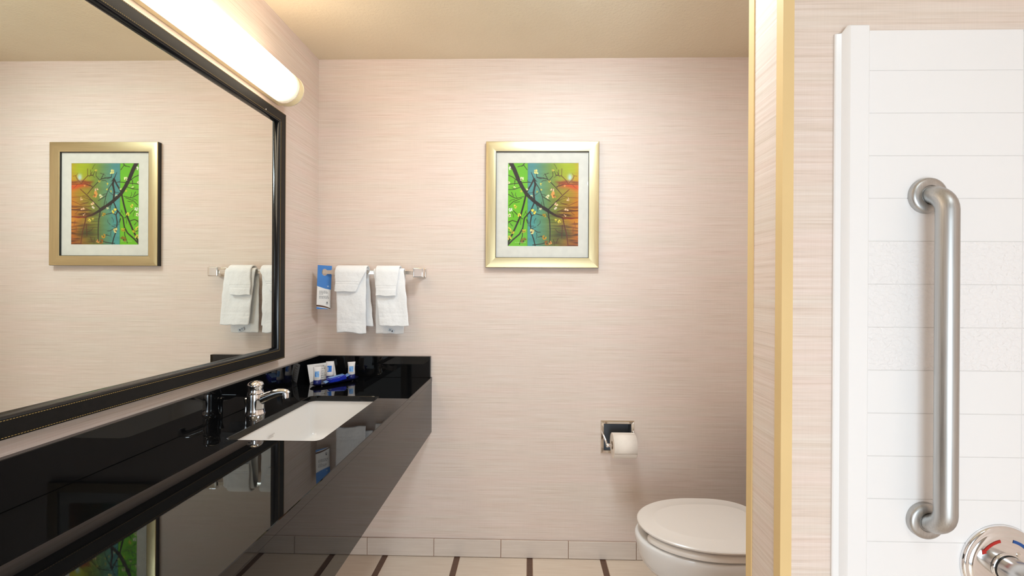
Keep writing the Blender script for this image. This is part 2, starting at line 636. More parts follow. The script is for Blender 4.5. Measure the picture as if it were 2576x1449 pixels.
for j in range(9):
    o = bpy.data.objects.new('base_tile', BTL)
    o.location = (0, -0.013 - 0.3345 * (j + 1), 0)
    link(o, bl)


def guard(name, xc, yc, sy, label):
    """L profile wrapped over the partition corner; sy=-1 front corner, +1 rear corner."""
    t, L = 0.0022, 0.0185
    pts = [(xc - t, yc + sy * t), (xc + L, yc + sy * t), (xc + L, yc), (xc, yc), (xc, yc - sy * L), (xc - t, yc - sy * L)]
    rings = [[(px, py, z) for px, py in pts] for z in (0.002, ZC - 0.002)]
    o = loft(name, rings, M['guard'])
    return struct(o, label, 'trim')


guard('trim_1', XP, YP1, -1, 'tan corner guard on the shower-side edge of the partition')
guard('trim_2', XP, YP2, 1, 'tan corner guard on the toilet-side edge of the partition')

# ------------------------------------------------------------------ shower surround
sur = thing('shower_surround', 'white moulded shower surround of wide panels with rippled band', 'surround', (0.62, YP1, 0.40))
SB = YP1 - 0.0005
box('backing', 0.600, XR - 0.001, SB - 0.0067, SB, 0.40, 1.823, M['joint'], sur)
zs = [1.8273, 1.752, 1.6731, 1.5941, 1.5152, 1.4358, 1.3561, 1.2764, 1.1967, 1.117, 1.0376, 0.9583, 0.8789, 0.7995, 0.7201, 0.6407, 0.5613, 0.4819]
for k in range(len(zs) - 1):
    z1, z0 = zs[k], zs[k + 1]
    mt = M['surwavy'] if 5 <= k <= 7 else M['sur']
    for (a, b_) in ((0.624, 0.9081), (0.9081, XR - 0.001)):
        box('panel', a + 0.0004, b_ - 0.0004, SB - 0.0075, SB - 0.003, z0 + 0.0005, z1 - 0.0005, mt, sur, 0.0005, 1)
prof = [(0.5685, 0), (0.5685, -0.003), (0.5705, -0.0045), (0.579, -0.006), (0.5845, -0.0145), (0.5875, -0.017), (0.6205, -0.017), (0.6235, -0.0145), (0.6235, 0)]
rings = []
for z, s in ((0.40, 0), (1.822, 0), (1.830, 1), (1.8325, 2)):
    rg = []
    for px, py in prof:
        zz = z
        if z > 1.0:
            zz = z if px > 0.583 else min(z, 1.8215 + 0.0005 * s)
        rg.append((px, SB + py * (1 if s < 2 else 0.86), zz))
    rings.append(rg)
loft('edge_trim', rings, M['sur'], sur, angle=25)

# ------------------------------------------------------------------ grab bar
gx, gz1, gz0, gp = 0.732, 1.519, 0.9217, 0.048
WALLF = SB - 0.0075
gb = thing('grab_bar', 'brushed steel grab bar standing upright on the shower panels', 'grab bar', (gx, WALLF, gz0))
yb = WALLF - gp + 0.0075
rb = 0.034
path = [(gx, WALLF - 0.004, gz1)]
for k in range(9):
    a = R(90 * k / 8)
    path.append((gx, yb + rb - rb * math.sin(a), gz1 - rb + rb * math.cos(a)))
path += [(gx, yb, gz1 - rb - 0.02 - (gz1 - gz0 - 2 * rb - 0.04) * k / 6) for k in range(7)]
for k in range(9):
    a = R(90 * k / 8)
    path.append((gx, yb + rb - rb * math.cos(a), gz0 + rb - rb * math.sin(a)))
path.append((gx, WALLF - 0.004, gz0))
tube('bar', path, 0.0160, M['steel'], gb, 32, up=(1, 0, 0))
for z in (gz1, gz0):
    lathe('flange', (gx, WALLF - 0.0003, z), (0, -1, 0), [(0.0325, 0), (0.0325, 0.007), (0.0315, 0.0095), (0.028, 0.0115), (0.0185, 0.0125), (0.0172, 0.0115), (0.0165, 0.0105)], M['steel'], gb, 48, angle=50)

# ------------------------------------------------------------------ shower valve
vx, vz = 0.8695, 0.8425
sv = thing('shower_valve', 'round chrome shower valve with red and blue arrows', 'valve', (vx, WALLF, vz))
lathe('escutcheon', (vx, WALLF - 0.0003, vz), (0, -1, 0),
      [(0.0718, 0), (0.0722, 0.003), (0.0700, 0.0062), (0.0662, 0.0078), (0.0646, 0.0074), (0.0630, 0.0086), (0.0602, 0.0105), (0.056, 0.0112), (0.030, 0.0118), (0.026, 0.012)], M['chrome'], sv, 96, angle=60)
lathe('collar', (vx, WALLF - 0.0118, vz), (0, -1, 0), [(0.0262, 0), (0.0260, 0.0025), (0.0250, 0.0032), (0.022, 0.0034)], M['chrome'], sv, 64)
lathe('gasket', (vx, WALLF - 0.0151, vz), (0, -1, 0), [(0.0246, 0), (0.0246, 0.0018), (0.02, 0.002)], M['black'], sv, 64)
hd = lathe('handle', (vx, WALLF - 0.0168, vz), (0, -1, 0),
           [(0.0236, 0), (0.0240, 0.003), (0.0234, 0.022), (0.0212, 0.040), (0.0165, 0.048), (0.004, 0.051)], simple('satin_chrome', (0.62, 0.61, 0.6), 0.22, 1.0), sv, 64, angle=50)
tube('lever', smooth_path([(vx + 0.002, WALLF - 0.054, vz - 0.002), (vx + 0.03, WALLF - 0.060, vz - 0.012), (vx + 0.075, WALLF - 0.066, vz - 0.026)]), [0.0150] * 6 + [0.014] * 9 + [0.012] * 6, M['chrome'], hd, 24)
lathe('lever_ring', (vx + 0.010, WALLF - 0.0555, vz - 0.005), (0.88, -0.18, -0.36), [(0.0165, 0), (0.0184, 0.003), (0.0184, 0.006), (0.0165, 0.009)], M['chrome'], hd, 40)
for ang in (50, 230):
    lathe('screw', (vx + 0.0315 * math.cos(R(ang)), WALLF - 0.0112, vz + 0.0315 * math.sin(R(ang))), (0, -1, 0), [(0.0042, 0), (0.004, 0.0012), (0.0032, 0.0018), (0.0015, 0.0012)], M['nickel'], sv, 20)


def arc_arrow(name, a0, a1, r, w, mat, head):
    V, Fc = [], []
    y = WALLF - 0.0121
    n = 20
    for k in range(n + 1):
        a = R(a0 + (a1 - a0) * k / n)
        for q in (-1, 1):
            V.append((vx + (r + q * w) * math.cos(a), y, vz + (r + q * w) * math.sin(a)))
    for k in range(n):
        Fc.append((2 * k, 2 * k + 1, 2 * k + 3, 2 * k + 2))
    a, ah = R(a1), R(a1 + head)
    m = len(V)
    V += [(vx + (r - 2.1 * w) * math.cos(a), y, vz + (r - 2.1 * w) * math.sin(a)), (vx + (r + 2.1 * w) * math.cos(a), y, vz + (r + 2.1 * w) * math.sin(a)), (vx + r * math.cos(ah), y, vz + r * math.sin(ah))]
    Fc.append((m, m + 1, m + 2))
    o = _raw(name, V, Fc, mat, sv)
    return o


tag(arc_arrow('hot_arrow', 103, 143, 0.0490, 0.0027, M['red'], 9), 'red curved arrow')
tag(arc_arrow('cold_arrow', 77, 39, 0.0490, 0.0027, M['arrowblue'], -9), 'blue curved arrow')

# ------------------------------------------------------------------ vanity counter
vc = thing('vanity_counter', 'polished black granite vanity top with backsplash and deep apron', 'countertop', (-0.75, -1.1, 0.616))
XE, YE = -0.4824, -2.25
SKX, SKY, SHX, SHY = -0.7525, -0.617, 0.1425, 0.245
TH = 0.022


def slab_with_hole(name, x0, x1, y0, y1, z0, z1, hole, mat, parent, e=0.0015):
    """rectangular plate with a rounded opening and eased edges."""
    n = len(hole)
    cx, cy = sum(p[0] for p in hole) / n, sum(p[1] for p in hole) / n

    def outer(d, z):
        out = []
        X0, X1, Y0, Y1 = x0 + d, x1 - d, y0 + d, y1 - d
        q = len(hole) // 4
        cs = [(X1, Y1), (X0, Y1), (X0, Y0), (X1, Y0)]
        for c in range(4):
            for k in range(q):
                out.append((cs[c][0], cs[c][1], z, c, k))
        return [(a[0], a[1], a[2]) for a in out]

    def inner(d, z):
        return [(cx + (p[0] - cx) * (1 + d / abs(SHX)), cy + (p[1] - cy) * (1 + d / abs(SHY)), z) for p in hole]
    # corner-fan triangulation: all q points of a corner share one outer corner
    V, Fc = [], []
    q = n // 4
    lo = [[(X, Y, z) for (X, Y) in ((x1 - d, y1 - d), (x0 + d, y1 - d), (x0 + d, y0 + d), (x1 - d, y0 + d))] for z, d in ((z1, e), (z1 - e, 0), (z0, 0))]
    li = [inner(d, z) for z, d in ((z1, e), (z1 - e, 0), (z0, 0))]
    idx_o, idx_i = [], []
    for L in lo:
        idx_o.append(list(range(len(V), len(V) + 4)))
        V += L
    for L in li:
        idx_i.append(list(range(len(V), len(V) + n)))
        V += L
    for r in (0, 2):
        for c in range(4):
            for k in range(q - 1):
                Fc.append((idx_o[r][c], idx_i[r][c * q + k], idx_i[r][c * q + k + 1]))
            Fc.append((idx_o[r][c], idx_i[r][c * q + q - 1], idx_i[r][((c + 1) * q) % n], idx_o[r][(c + 1) % 4]))
    for r in (0, 1):
        for c in range(4):
            Fc.append((idx_o[r][c], idx_o[r + 1][c], idx_o[r + 1][(c + 1) % 4], idx_o[r][(c + 1) % 4]))
        for k in range(n):
            Fc.append((idx_i[r][k], idx_i[r + 1][k], idx_i[r + 1][(k + 1) % n], idx_i[r][(k + 1) % n]))
    return mk(name, V, Fc, mat, parent, smooth=False)


hole = rrect(SKX, SKY, SHX, SHY, 0.022, 7)
slab_with_hole('slab', XL + 0.0005, XE, YE, -0.0005, ZT - TH, ZT, hole, M['granite'], vc)
box('apron', XE - 0.020, XE - 0.0008, YE + 0.002, -0.0008, 0.6164, ZT - TH - 0.0010, M['granite'], vc, 0.0015)
box('backsplash', XL + 0.0005, XL + 0.0205, YE, -0.0005, ZT, 0.9978, M['granite'], vc, 0.0015)
box('backsplash', XL + 0.0207, -0.4874, -0.0205, -0.0005, ZT, 0.9978, M['granite'], vc, 0.0015)

# sink
sk = thing('undermount_sink', 'white rectangular sink basin set under the black vanity top', 'sink', (SKX, SKY, ZT - 0.18))
secs = [(0.004, 0.0, 0.024), (0.0045, 0.010, 0.024), (0.003, 0.05, 0.022), (-0.001, 0.11, 0.022), (-0.004, 0.128, 0.022), (-0.012, 0.138, 0.022), (-0.03, 0.143, 0.03), (-0.085, 0.148, 0.04)]
rings = []
for d, dep, rr in secs:
    rings.append([(p[0], p[1], ZT - TH - dep) for p in rrect(SKX, SKY, SHX + d, SHY + d, min(rr, SHX + d - 0.005), 7)])
rings.append([(SKX + 0.021 * math.cos(2 * math.pi * k / 32), SKY + 0.021 * math.sin(2 * math.pi * k / 32), ZT - TH - 0.152) for k in range(32)])
outer_r = [[(p[0], p[1], ZT - TH - dep) for p in rrect(SKX, SKY, SHX + d, SHY + d, 0.03, 7)] for d, dep in ((0.02, 0.0005), (0.02, 0.012), (0.014, 0.06), (0.0, 0.15), (-0.04, 0.165))]
loft('basin', list(reversed(outer_r)) + rings, M['sink'], sk, angle=50)
lathe('drain', (SKX, SKY, ZT - TH - 0.1525), (0, 0, 1), [(0.0205, 0), (0.0205, 0.0025), (0.018, 0.003), (0.012, 0.0012), (0.002, 0.001)], M['chrome'], sk, 32)
# faint two-line printed mark on the inner wall below the faucet
random.seed(4)
V, Fc = [], []
for row, (zz, wid) in enumerate(((-0.047, 0.034), (-0.054, 0.028))):
    yy = -0.655
    while yy < -0.655 + wid:
        w_ = random.uniform(0.0018, 0.0032)
        x_ = SKX - SHX - 0.0006 + 0.0021
        n = len(V)
        hh = 0.0042 if row == 0 else 0.003
        V += [(x_, yy, ZT - TH + zz), (x_, yy + w_, ZT - TH + zz), (x_, yy + w_, ZT - TH + zz + hh), (x_, yy, ZT - TH + zz + hh)]
        Fc.append((n, n + 1, n + 2, n + 3))
        yy += w_ + 0.0011
_raw('maker_mark', V, Fc, simple('pale_grey_mark', srgb(188, 180, 174), 0.5), sk)['kind'] = 'stuff'

# faucet
fx, fy = -0.965, -0.617
fa = thing('faucet', 'chrome single-handle basin faucet with domed knob', 'faucet', (fx, fy, ZT))
lathe('body', (fx, fy, ZT + 0.0002), (0, 0, 1), [(0.031, 0), (0.031, 0.003), (0.0285, 0.006), (0.0275, 0.02), (0.0268, 0.050), (0.0268, 0.066), (0.0258, 0.071), (0.02, 0.073)], M['chrome'], fa, 48, angle=50)
kn = lathe('knob', (fx, fy, ZT + 0.0735), (0, 0, 1), [(0.0262, 0), (0.0250, 0.003), (0.0236, 0.009), (0.0234, 0.015), (0.0244, 0.022), (0.0254, 0.027), (0.0250, 0.031), (0.0222, 0.0365), (0.0152, 0.0408), (0.007, 0.0426), (0.001, 0.0430)], M['chrome'], fa, 48, angle=60)
lathe('index_button', (fx + 0.0075, fy - 0.0055, ZT + 0.1145), (0.25, -0.2, 1), [(0.0085, 0), (0.008, 0.0014), (0.005, 0.0022), (0.0005, 0.0024)], M['nickel'], kn, 24)
sp_path = smooth_path([(fx + 0.012, fy, ZT + 0.047), (fx + 0.035, fy, ZT + 0.058), (fx + 0.068, fy, ZT + 0.071), (fx + 0.090, fy, ZT + 0.0765), (fx + 0.106, fy, ZT + 0.0755), (fx + 0.113, fy, ZT + 0.070)], 8)
m_ = len(sp_path)
spo = tube('spout', sp_path, [0.0165 - 0.0055 * min(1, i / (m_ * 0.7)) for i in range(m_)], M['chrome'], fa, 24, 1.15, 0.85, up=(0, 1, 0))
lathe('aerator', (fx + 0.1075, fy, ZT + 0.0755), (0.08, 0, -1), [(0.0105, 0), (0.0112, 0.004), (0.0108, 0.019), (0.009, 0.0195), (0.006, 0.017)], M['chrome'], spo, 32)
lathe('lift_rod', (fx - 0.034, fy, ZT + 0.0002), (0, 0, 1), [(0.005, 0), (0.0032, 0.003), (0.003, 0.035), (0.0045, 0.04), (0.0075, 0.05), (0.0075, 0.053), (0.005, 0.056)], M['chrome'], fa, 24)

# ------------------------------------------------------------------ wall mirror
XF, XG = XL + 0.038, XL + 0.022
MY1, MY0, MZ1, MZ0 = -0.3397, -1.60, 2.0649, 1.0412
FWD, LIP = 0.043, 0.009
mr_ = thing('wall_mirror', 'large wall mirror in a black stitched leather frame', 'mirror', (XL, (MY0 + MY1) / 2, MZ0))


def rect_at(d, x):
    return [(x, MY1 - d, MZ1 - d), (x, MY0 + d, MZ1 - d), (x, MY0 + d, MZ0 + d), (x, MY1 - d, MZ0 + d)]


names_ = ['frame_rail'] * 4
for s in range(4):
    a, b_ = s, (s + 1) % 4
    pr = [(0.0, XL + 0.0005), (0.0, XF - 0.003), (0.0025, XF), (FWD - 0.002, XF), (FWD, XF - 0.0015)]
    pin = [(FWD, XF - 0.0015), (FWD + 0.0025, XF - 0.002), (FWD + LIP, XG + 0.0015), (FWD + LIP, XL + 0.0005), (0.004, XL + 0.0005)]
    rings = [[rect_at(d, x)[k] for d, x in pr + [(FWD, XL + 0.0005)]] for k in (a, b_)]
    rail = loft('frame_rail', rings, M['leather'], mr_, angle=30)
    rings = [[rect_at(d, x)[k] for d, x in pin[:4] + [(FWD, XL + 0.0006)]] for k in (a, b_)]
    loft('inner_lip', rings, M['lip'], rail, angle=50)
    # stitches: two rows per rail
    V, Fc = [], []
    for d in (0.0042, FWD - 0.0050):
        p, q = Vector(rect_at(d, XF)[a]), Vector(rect_at(d, XF)[b_])
        L = (q - p).length
        t = (q - p).normalized()
        w_ = Vector((1, 0, 0)).cross(t)
        u = 0.002
        while u < L - 0.005:
            c0, c1 = p + t * u, p + t * (u + 0.0034)
            n = len(V)
            hw = w_ * 0.0006
            up = Vector((0.0006, 0, 0))
            V += [c0 - hw, c1 - hw, c1 + up, c0 + up, c0 + hw, c1 + hw]
            Fc += [(n, n + 1, n + 2, n + 3), (n + 3, n + 2, n + 5, n + 4)]
            u += 0.0052
    so = _raw('stitching', V, Fc, M['stitch'], rail)
    so['kind'] = 'stuff'
EPS = 0.0064
gl = rect_at(FWD + LIP - 0.0005, XG)
gm = []
for p in gl:
    gm.append((XG - (p[1] - MY1 + 0.05) * 0.0 + (MY1 - 0.05 - p[1]) * 0.0, p[1], p[2]))
mk('mirror_glass', [(XG - 0.004, p[1], p[2]) for p in gl] + gm, [(0, 3, 2, 1), (4, 5, 6, 7), (0, 1, 5, 4), (1, 2, 6, 5), (2, 3, 7, 6), (3, 0, 4, 7)], M['mirror'], mr_, smooth=False)
lathe('fleck', (XF, -0.4745, 2.0310), (1, 0, 0), [(0.0022, 0), (0.002, 0.0006), (0.001, 0.0009)], M['card'], mr_, 12)

# ------------------------------------------------------------------ vanity light
LX, LZ, LR, LY1, LY0 = XL + 0.040, 2.170, 0.0665, -0.330, -1.60
vl = thing('vanity_light', 'glowing round vanity light bar with cream end caps', 'light', (XL, (LY0 + LY1) / 2, LZ))


def dsec(y, r, n=40):
    a0 = math.acos(max(-1, min(1, -(LX - XL - 0.020) / r)))
    return [(LX + r * math.cos(a0 - 2 * a0 * k / n), y, LZ + r * math.sin(a0 - 2 * a0 * k / n)) for k in range(n + 1)]


loft('diffuser', [dsec(-0.3665, LR), dsec(-0.372, LR), dsec(-0.42, LR), dsec(-0.48, LR), dsec(-1.2, LR), dsec(LY0 + 0.037, LR)], M['lamp'], vl)
box('back_pan', XL + 0.0005, XL + 0.0225, LY0 + 0.004, LY1 - 0.004, LZ - 0.0640, LZ + 0.0640, M['cream'], vl, 0.002)
for y0, y1 in ((LY1 - 0.0345, LY1 - 0.002), (LY0 + 0.002, LY0 + 0.0345)):
    cp = loft('end_cap', [dsec(y0, LR), dsec((y0 + y1) / 2, LR + 0.0005), dsec(y1, LR)], M['cream'], vl)
    for yy in ((y0 - 0.002, y0), (y1, y1 + 0.002)):
        loft('chrome_ring', [dsec(yy[0], LR + 0.001), dsec(yy[0] + 0.0003, LR + 0.0016), dsec(yy[1] - 0.0003, LR + 0.0016), dsec(yy[1], LR + 0.001)], M['chrome'], cp)

# ------------------------------------------------------------------ framed picture
PX0, PX1, PZ0, PZ1 = -0.2151, 0.3410, 1.4414, 2.0636
PF = -0.024
pc = thing('framed_picture', 'champagne gold framed print of a flowering branch', 'picture', ((PX0 + PX1) / 2, 0, PZ0))


def prect(d, y):
    return [(PX0 + d, y, PZ1 - d), (PX1 - d, y, PZ1 - d), (PX1 - d, y, PZ0 + d), (PX0 + d, y, PZ0 + d)]


for s in range(4):
    a, b_ = s, (s + 1) % 4
    pr = [(0.0, -0.0005), (0.0, PF + 0.002), (0.0015, PF), (0.006, PF - 0.0008), (0.0475, PF + 0.0035), (0.0485, PF + 0.0045), (0.0485, -0.0005)]
    rings = [[prect(d, y)[k] for d, y in pr] for k in (a, b_)]
    rl = loft('frame_rail', rings, M['gold_h'] if s in (0, 2) else M['gold_v'], pc, angle=20)
    # black painted outer side and inner rabbet
    rings = [[prect(d, y)[k] for d, y in [(-0.0006, -0.0006), (-0.0006, PF + 0.0035), (0.0002, PF + 0.0035), (0.0002, -0.0006)]] for k in (a, b_)]
    loft('black_side', rings, M['black'], rl)
    rings = [[prect(d, y)[k] for d, y in [(0.0482, PF + 0.0052), (0.0505, PF + 0.0058), (0.0505, -0.006), (0.0482, -0.006)]] for k in (a, b_)]
    loft('black_rabbet', rings, M['black'], rl)

# mat board with a window for the print
ax0, ax1, az0, az1 = -0.1065, 0.2415, 1.5486, 1.9597
mx0, mx1, mz0, mz1 = PX0 + 0.049, PX1 - 0.049, PZ0 + 0.049, PZ1 - 0.049
V, Fc = [], []
ym = -0.0105
for (X0, X1, Z0, Z1, y) in ((mx0, mx1, mz0, mz1, -0.006), (mx0, mx1, mz0, mz1, ym), (ax0 - 0.0015, ax1 + 0.0015, az0 - 0.0015, az1 + 0.0015, ym), (ax0, ax1, az0, az1, ym + 0.0015)):
    V += [(X0, y, Z0), (X1, y, Z0), (X1, y, Z1), (X0, y, Z1)]
for r in range(3):
    for k in range(4):
        Fc.append((4 * r + k, 4 * r + (k + 1) % 4, 4 * r + 4 + (k + 1) % 4, 4 * r + 4 + k))
_raw('mat_board', V, Fc, M['mat'], pc)
box('glass_pane', mx0, mx1, -0.0130, -0.0125, mz0, mz1, M['glass'], pc)


# --- the print: a fine grid whose ink colours are computed here
def make_print():
    nx, ny = 250, 295
    gx_, gy_ = np.meshgrid(np.linspace(0, 1, nx), np.linspace(0, 1, ny))      # gy: 0 top, 1 bottom
    PXC = gx_ * 692 + 384
    PYC = gy_ * 815 + 313
    rng = np.random.default_rng(3)

    def vnoise(sx, sy, seed, oct_=3):
        out = np.zeros_like(gx_)
        amp, tot = 1.0, 0
        for o_ in range(oct_):
            r_ = np.random.default_rng(seed + o_)
            gwx, gwy = int(sx * 2 ** o_) + 2, int(sy * 2 ** o_) + 2
            g = r_.random((gwy, gwx))
            fx_, fy_ = gx_ * (gwx - 2), gy_ * (gwy - 2)
            ix, iy = fx_.astype(int), fy_.astype(int)
            tx, ty = fx_ - ix, fy_ - iy
            tx, ty = tx * tx * (3 - 2 * tx), ty * ty * (3 - 2 * ty)
            out += amp * ((g[iy, ix] * (1 - tx) + g[iy, ix + 1] * tx) * (1 - ty) + (g[iy + 1, ix] * (1 - tx) + g[iy + 1, ix + 1] * tx) * ty)
            tot += amp
            amp *= 0.55
        return out / tot

    def lerp(a, b, t):
        t = np.clip(t, 0, 1)[..., None]
        return np.asarray(a) * (1 - t) + np.asarray(b) * t

    C = np.zeros(gx_.shape + (3,))
    # right field: teal to olive to orange
    teal = lerp((92, 150, 150), (86, 158, 152), gy_)
    olive = lerp((128, 150, 70), (120, 120, 46), gy_)
    orange = lerp((214, 150, 20), (196, 108, 30), gy_)
    t1 = np.clip((gx_ - 0.36) / 0.30, 0, 1)
    t2 = np.clip((gx_ - 0.68) / 0.30, 0, 1)
    C = teal * (1 - t1[..., None]) + olive * t1[..., None]
    C = C * (1 - t2[..., None]) + orange * t2[..., None]
    # yellow-green glow in the upper right
    g = np.exp(-(((gx_ - 0.86) / 0.2) ** 2 + ((gy_ - 0.06) / 0.15) ** 2))
    C = lerp(C, (176, 196, 14), g * 0.85)
    g = np.exp(-(((gx_ - 0.80) / 0.14) ** 2 + ((gy_ - 0.38) / 0.10) ** 2))
    C = lerp(C, (168, 150, 34), g * 0.7)
    # red cloud band
    band = np.exp(-((PYC - 538 - 14 * np.sin(PXC / 40)) / 30) ** 2) * np.clip((PXC - 850) / 80, 0, 1)
    C = lerp(C, (214, 84, 30), band * 0.9)
    band2 = np.exp(-((PYC - 500 + 6 * np.sin(PXC / 25)) / 14) ** 2) * np.clip((PXC - 830) / 60, 0, 1)
    C = lerp(C, (142, 66, 22), band2 * 0.85)
    sun = np.exp(-(((PXC - 992) / 26) ** 2 + ((PYC - 452) / 38) ** 2))
    C = lerp(C, (190, 214, 222), sun * 1.0)
    # water ripples
    rip = vnoise(5, 70, 20)
    wat = np.clip((PYC - 660) / 120, 0, 1) * np.clip((PXC - 760) / 160, 0, 1)
    C = lerp(C, (96, 54, 18), np.clip((rip - 0.5) * 5, 0, 1) * wat * 0.8)
    C = lerp(C, (224, 158, 60), np.clip((0.42 - rip) * 5, 0, 1) * wat * 0.7)
    C = lerp(C, (52, 66, 34), np.exp(-(((PXC - 920) / 90) ** 2 + ((PYC - 1000) / 60) ** 2)) * 0.65)
    C *= (0.93 + 0.14 * vnoise(4, 60, 40))[..., None]
    # green strip
    green = lerp((112, 184, 34), (126, 196, 40), vnoise(3, 3, 60))
    msk = (PXC < 577)
    C[msk] = green[msk]
    edge = np.abs(PXC - 578) < 3.5
    C[edge] = C[edge] * 0.6 + np.array((96, 140, 70)) * 0.4

    def seg(pts, w0, w1, col=(50, 34, 27), red=True):
        pts = [np.array(p, float) for p in pts]
        w0, w1 = w0 * 1.12 + 1, w1 * 1.12 + 1
        best = np.full(gx_.shape, 1e9)
        N = len(pts) - 1
        for i in range(N):
            a, b = pts[i], pts[i + 1]
            d = b - a
            tt = np.clip(((PXC - a[0]) * d[0] + (PYC - a[1]) * d[1]) / (d @ d), 0, 1)
            dist = np.hypot(PXC - a[0] - tt * d[0], PYC - a[1] - tt * d[1])
            wdt = w0 + (w1 - w0) * (i + tt) / N
            best = np.minimum(best, dist - wdt / 2)
        al = np.clip(0.5 - best / 3.0, 0, 1)
        colr = np.zeros(gx_.shape + (3,)) + np.array(col)
        if red:
            k = np.clip((PXC - 800) / 220, 0, 1)[..., None]
            colr = colr * (1 - k) + np.array((136, 56, 20)) * k
        C[:] = C * (1 - al[..., None]) + colr * al[..., None]

    seg([(388, 432), (430, 450), (482, 492)], 5, 5)
    seg([(388, 522), (450, 515), (530, 505), (600, 500)], 5, 5)
    seg([(390, 574), (450, 570), (520, 545)], 4, 4)
    seg([(390, 620), (440, 650), (470, 660), (540, 642)], 5, 4)
    seg([(420, 600), (440, 640)], 4, 3)
    seg([(395, 732), (440, 690), (520, 658)], 4, 4)
    seg([(450, 700), (500, 692)], 3, 3)
    seg([(440, 780), (490, 830), (530, 860)], 5, 5)
    seg([(388, 892), (430, 875), (482, 892)], 6, 5)
    seg([(480, 350), (540, 335), (572, 380)], 4, 4)
    seg([(545, 318), (520, 345)], 7, 4)
    seg([(650, 500), (690, 560), (722, 640), (800, 688)], 6, 4)
    seg([(722, 640), (742, 740), (790, 770)], 4, 4)
    seg([(650, 690), (682, 760)], 5, 4)
    seg([(640, 470), (612, 405)], 8, 3)
    seg([(640, 470), (670, 495)], 6, 3)
    seg([(670, 455), (720, 460), (770, 470), (822, 520), (870, 570), (912, 622)], 6, 5)
    seg([(668, 455), (662, 410)], 5, 4)
    seg([(772, 468), (745, 418)], 5, 4)
    seg([(790, 480), (825, 440), (822, 380)], 4, 3)
    seg([(850, 432), (910, 440), (952, 482), (975, 520)], 5, 4)
    seg([(910, 440), (912, 368)], 4, 3)
    seg([(880, 435), (880, 380)], 4, 3)
    seg([(855, 430), (838, 392)], 4, 3)
    seg([(980, 515), (1035, 440)], 3, 3)
    seg([(860, 545), (930, 520), (1078, 525)], 4, 5)
    seg([(780, 770), (850, 700), (920, 630), (985, 572)], 9, 5)
    seg([(880, 680), (960, 650), (1070, 655)], 3, 3)
    seg([(900, 700), (980, 730), (1068, 690)], 3, 3)
    seg([(870, 790), (940, 760), (1066, 780)], 4, 3)
    seg([(560, 630), (540, 720), (510, 830), (480, 900), (440, 990), (388, 1095)], 14, 14)
    seg([(648, 690), (610, 780), (548, 852), (532, 950), (500, 1010), (430, 1070), (385, 1118)], 9, 12)
    seg([(600, 790), (618, 830), (605, 900), (615, 990), (640, 1060), (656, 1128)], 9, 8)
    seg([(618, 830), (660, 810), (722, 826)], 6, 4)
    seg([(780, 800), (795, 880), (800, 970), (798, 1092)], 9, 7)
    seg([(925, 858), (940, 930), (960, 1000), (978, 1126)], 9, 6)
    seg([(920, 920), (915, 1045)], 6, 5)
    seg([(915, 1000), (870, 985), (852, 962)], 4, 3)
    seg([(880, 1050), (858, 1100)], 4, 3)
    seg([(620, 955), (660, 940)], 4, 3)
    seg([(625, 960), (680, 990), (706, 990)], 5, 3)
    seg([(632, 1115), (720, 1104), (760, 1090)], 6, 5)
    seg([(720, 1030), (680, 1040)], 4, 3)
    seg([(530, 960), (528, 1030), (500, 1110)], 6, 5)
    seg([(430, 1000), (384, 985)], 5, 4)
    seg([(430, 930), (410, 905)], 4, 3)
    seg([(570, 870), (580, 905)], 6, 3)
    for _ in range(46):
        px, py = rng.uniform(390, 1060), rng.uniform(330, 1115)
        a = rng.uniform(0, 6.28)
        p1 = (px + 34 * math.cos(a), py + 34 * math.sin(a))
        a2 = a + rng.uniform(-0.9, 0.9)
        seg([(px, py), p1, (p1[0] + 24 * math.cos(a2), p1[1] + 24 * math.sin(a2))], 3, 1.5)
    seg([(570, 592), (610, 530), (640, 468)], 12, 12)
    seg([(642, 470), (652, 522), (636, 600), (646, 684)], 16, 14)
    seg([(412, 313), (445, 375), (480, 460), (520, 540), (565, 615), (640, 685), (720, 745), (790, 790)], 36, 24)
    seg([(720, 745), (790, 790), (860, 830), (930, 850), (1076, 850)], 26, 8)
    seg([(930, 848), (1000, 860), (1076, 846)], 8, 6, (150, 58, 24), False)

    def bloom(cx, cy, r, col, core):
        for k in range(5):
            a = rng.uniform(0, 6.28)
            px, py = cx + r * 0.55 * math.cos(a), cy + r * 0.55 * math.sin(a)
            th = rng.uniform(0, 3.14)
            dx, dy = PXC - px, PYC - py
            u_, v_ = dx * math.cos(th) + dy * math.sin(th), -dx * math.sin(th) + dy * math.cos(th)
            d = np.hypot(u_ / (r * 0.62), v_ / (r * 0.34))
            al = np.clip((1 - d) * 3, 0, 1)[..., None]
            sh = rng.uniform(0.86, 1.08)
            C[:] = C * (1 - al) + np.clip(np.array(col) * sh, 0, 255) * al
        d = np.hypot(PXC - cx, (PYC - cy - r * 0.2)) / (r * 0.3)
        al = np.clip((1 - d) * 2, 0, 0.8)[..., None]
        C[:] = C * (1 - al) + np.array(core) * al
    pale, yel, pink, ora, br = (240, 236, 190), (236, 214, 90), (238, 196, 160), (232, 160, 84), (122, 74, 16)
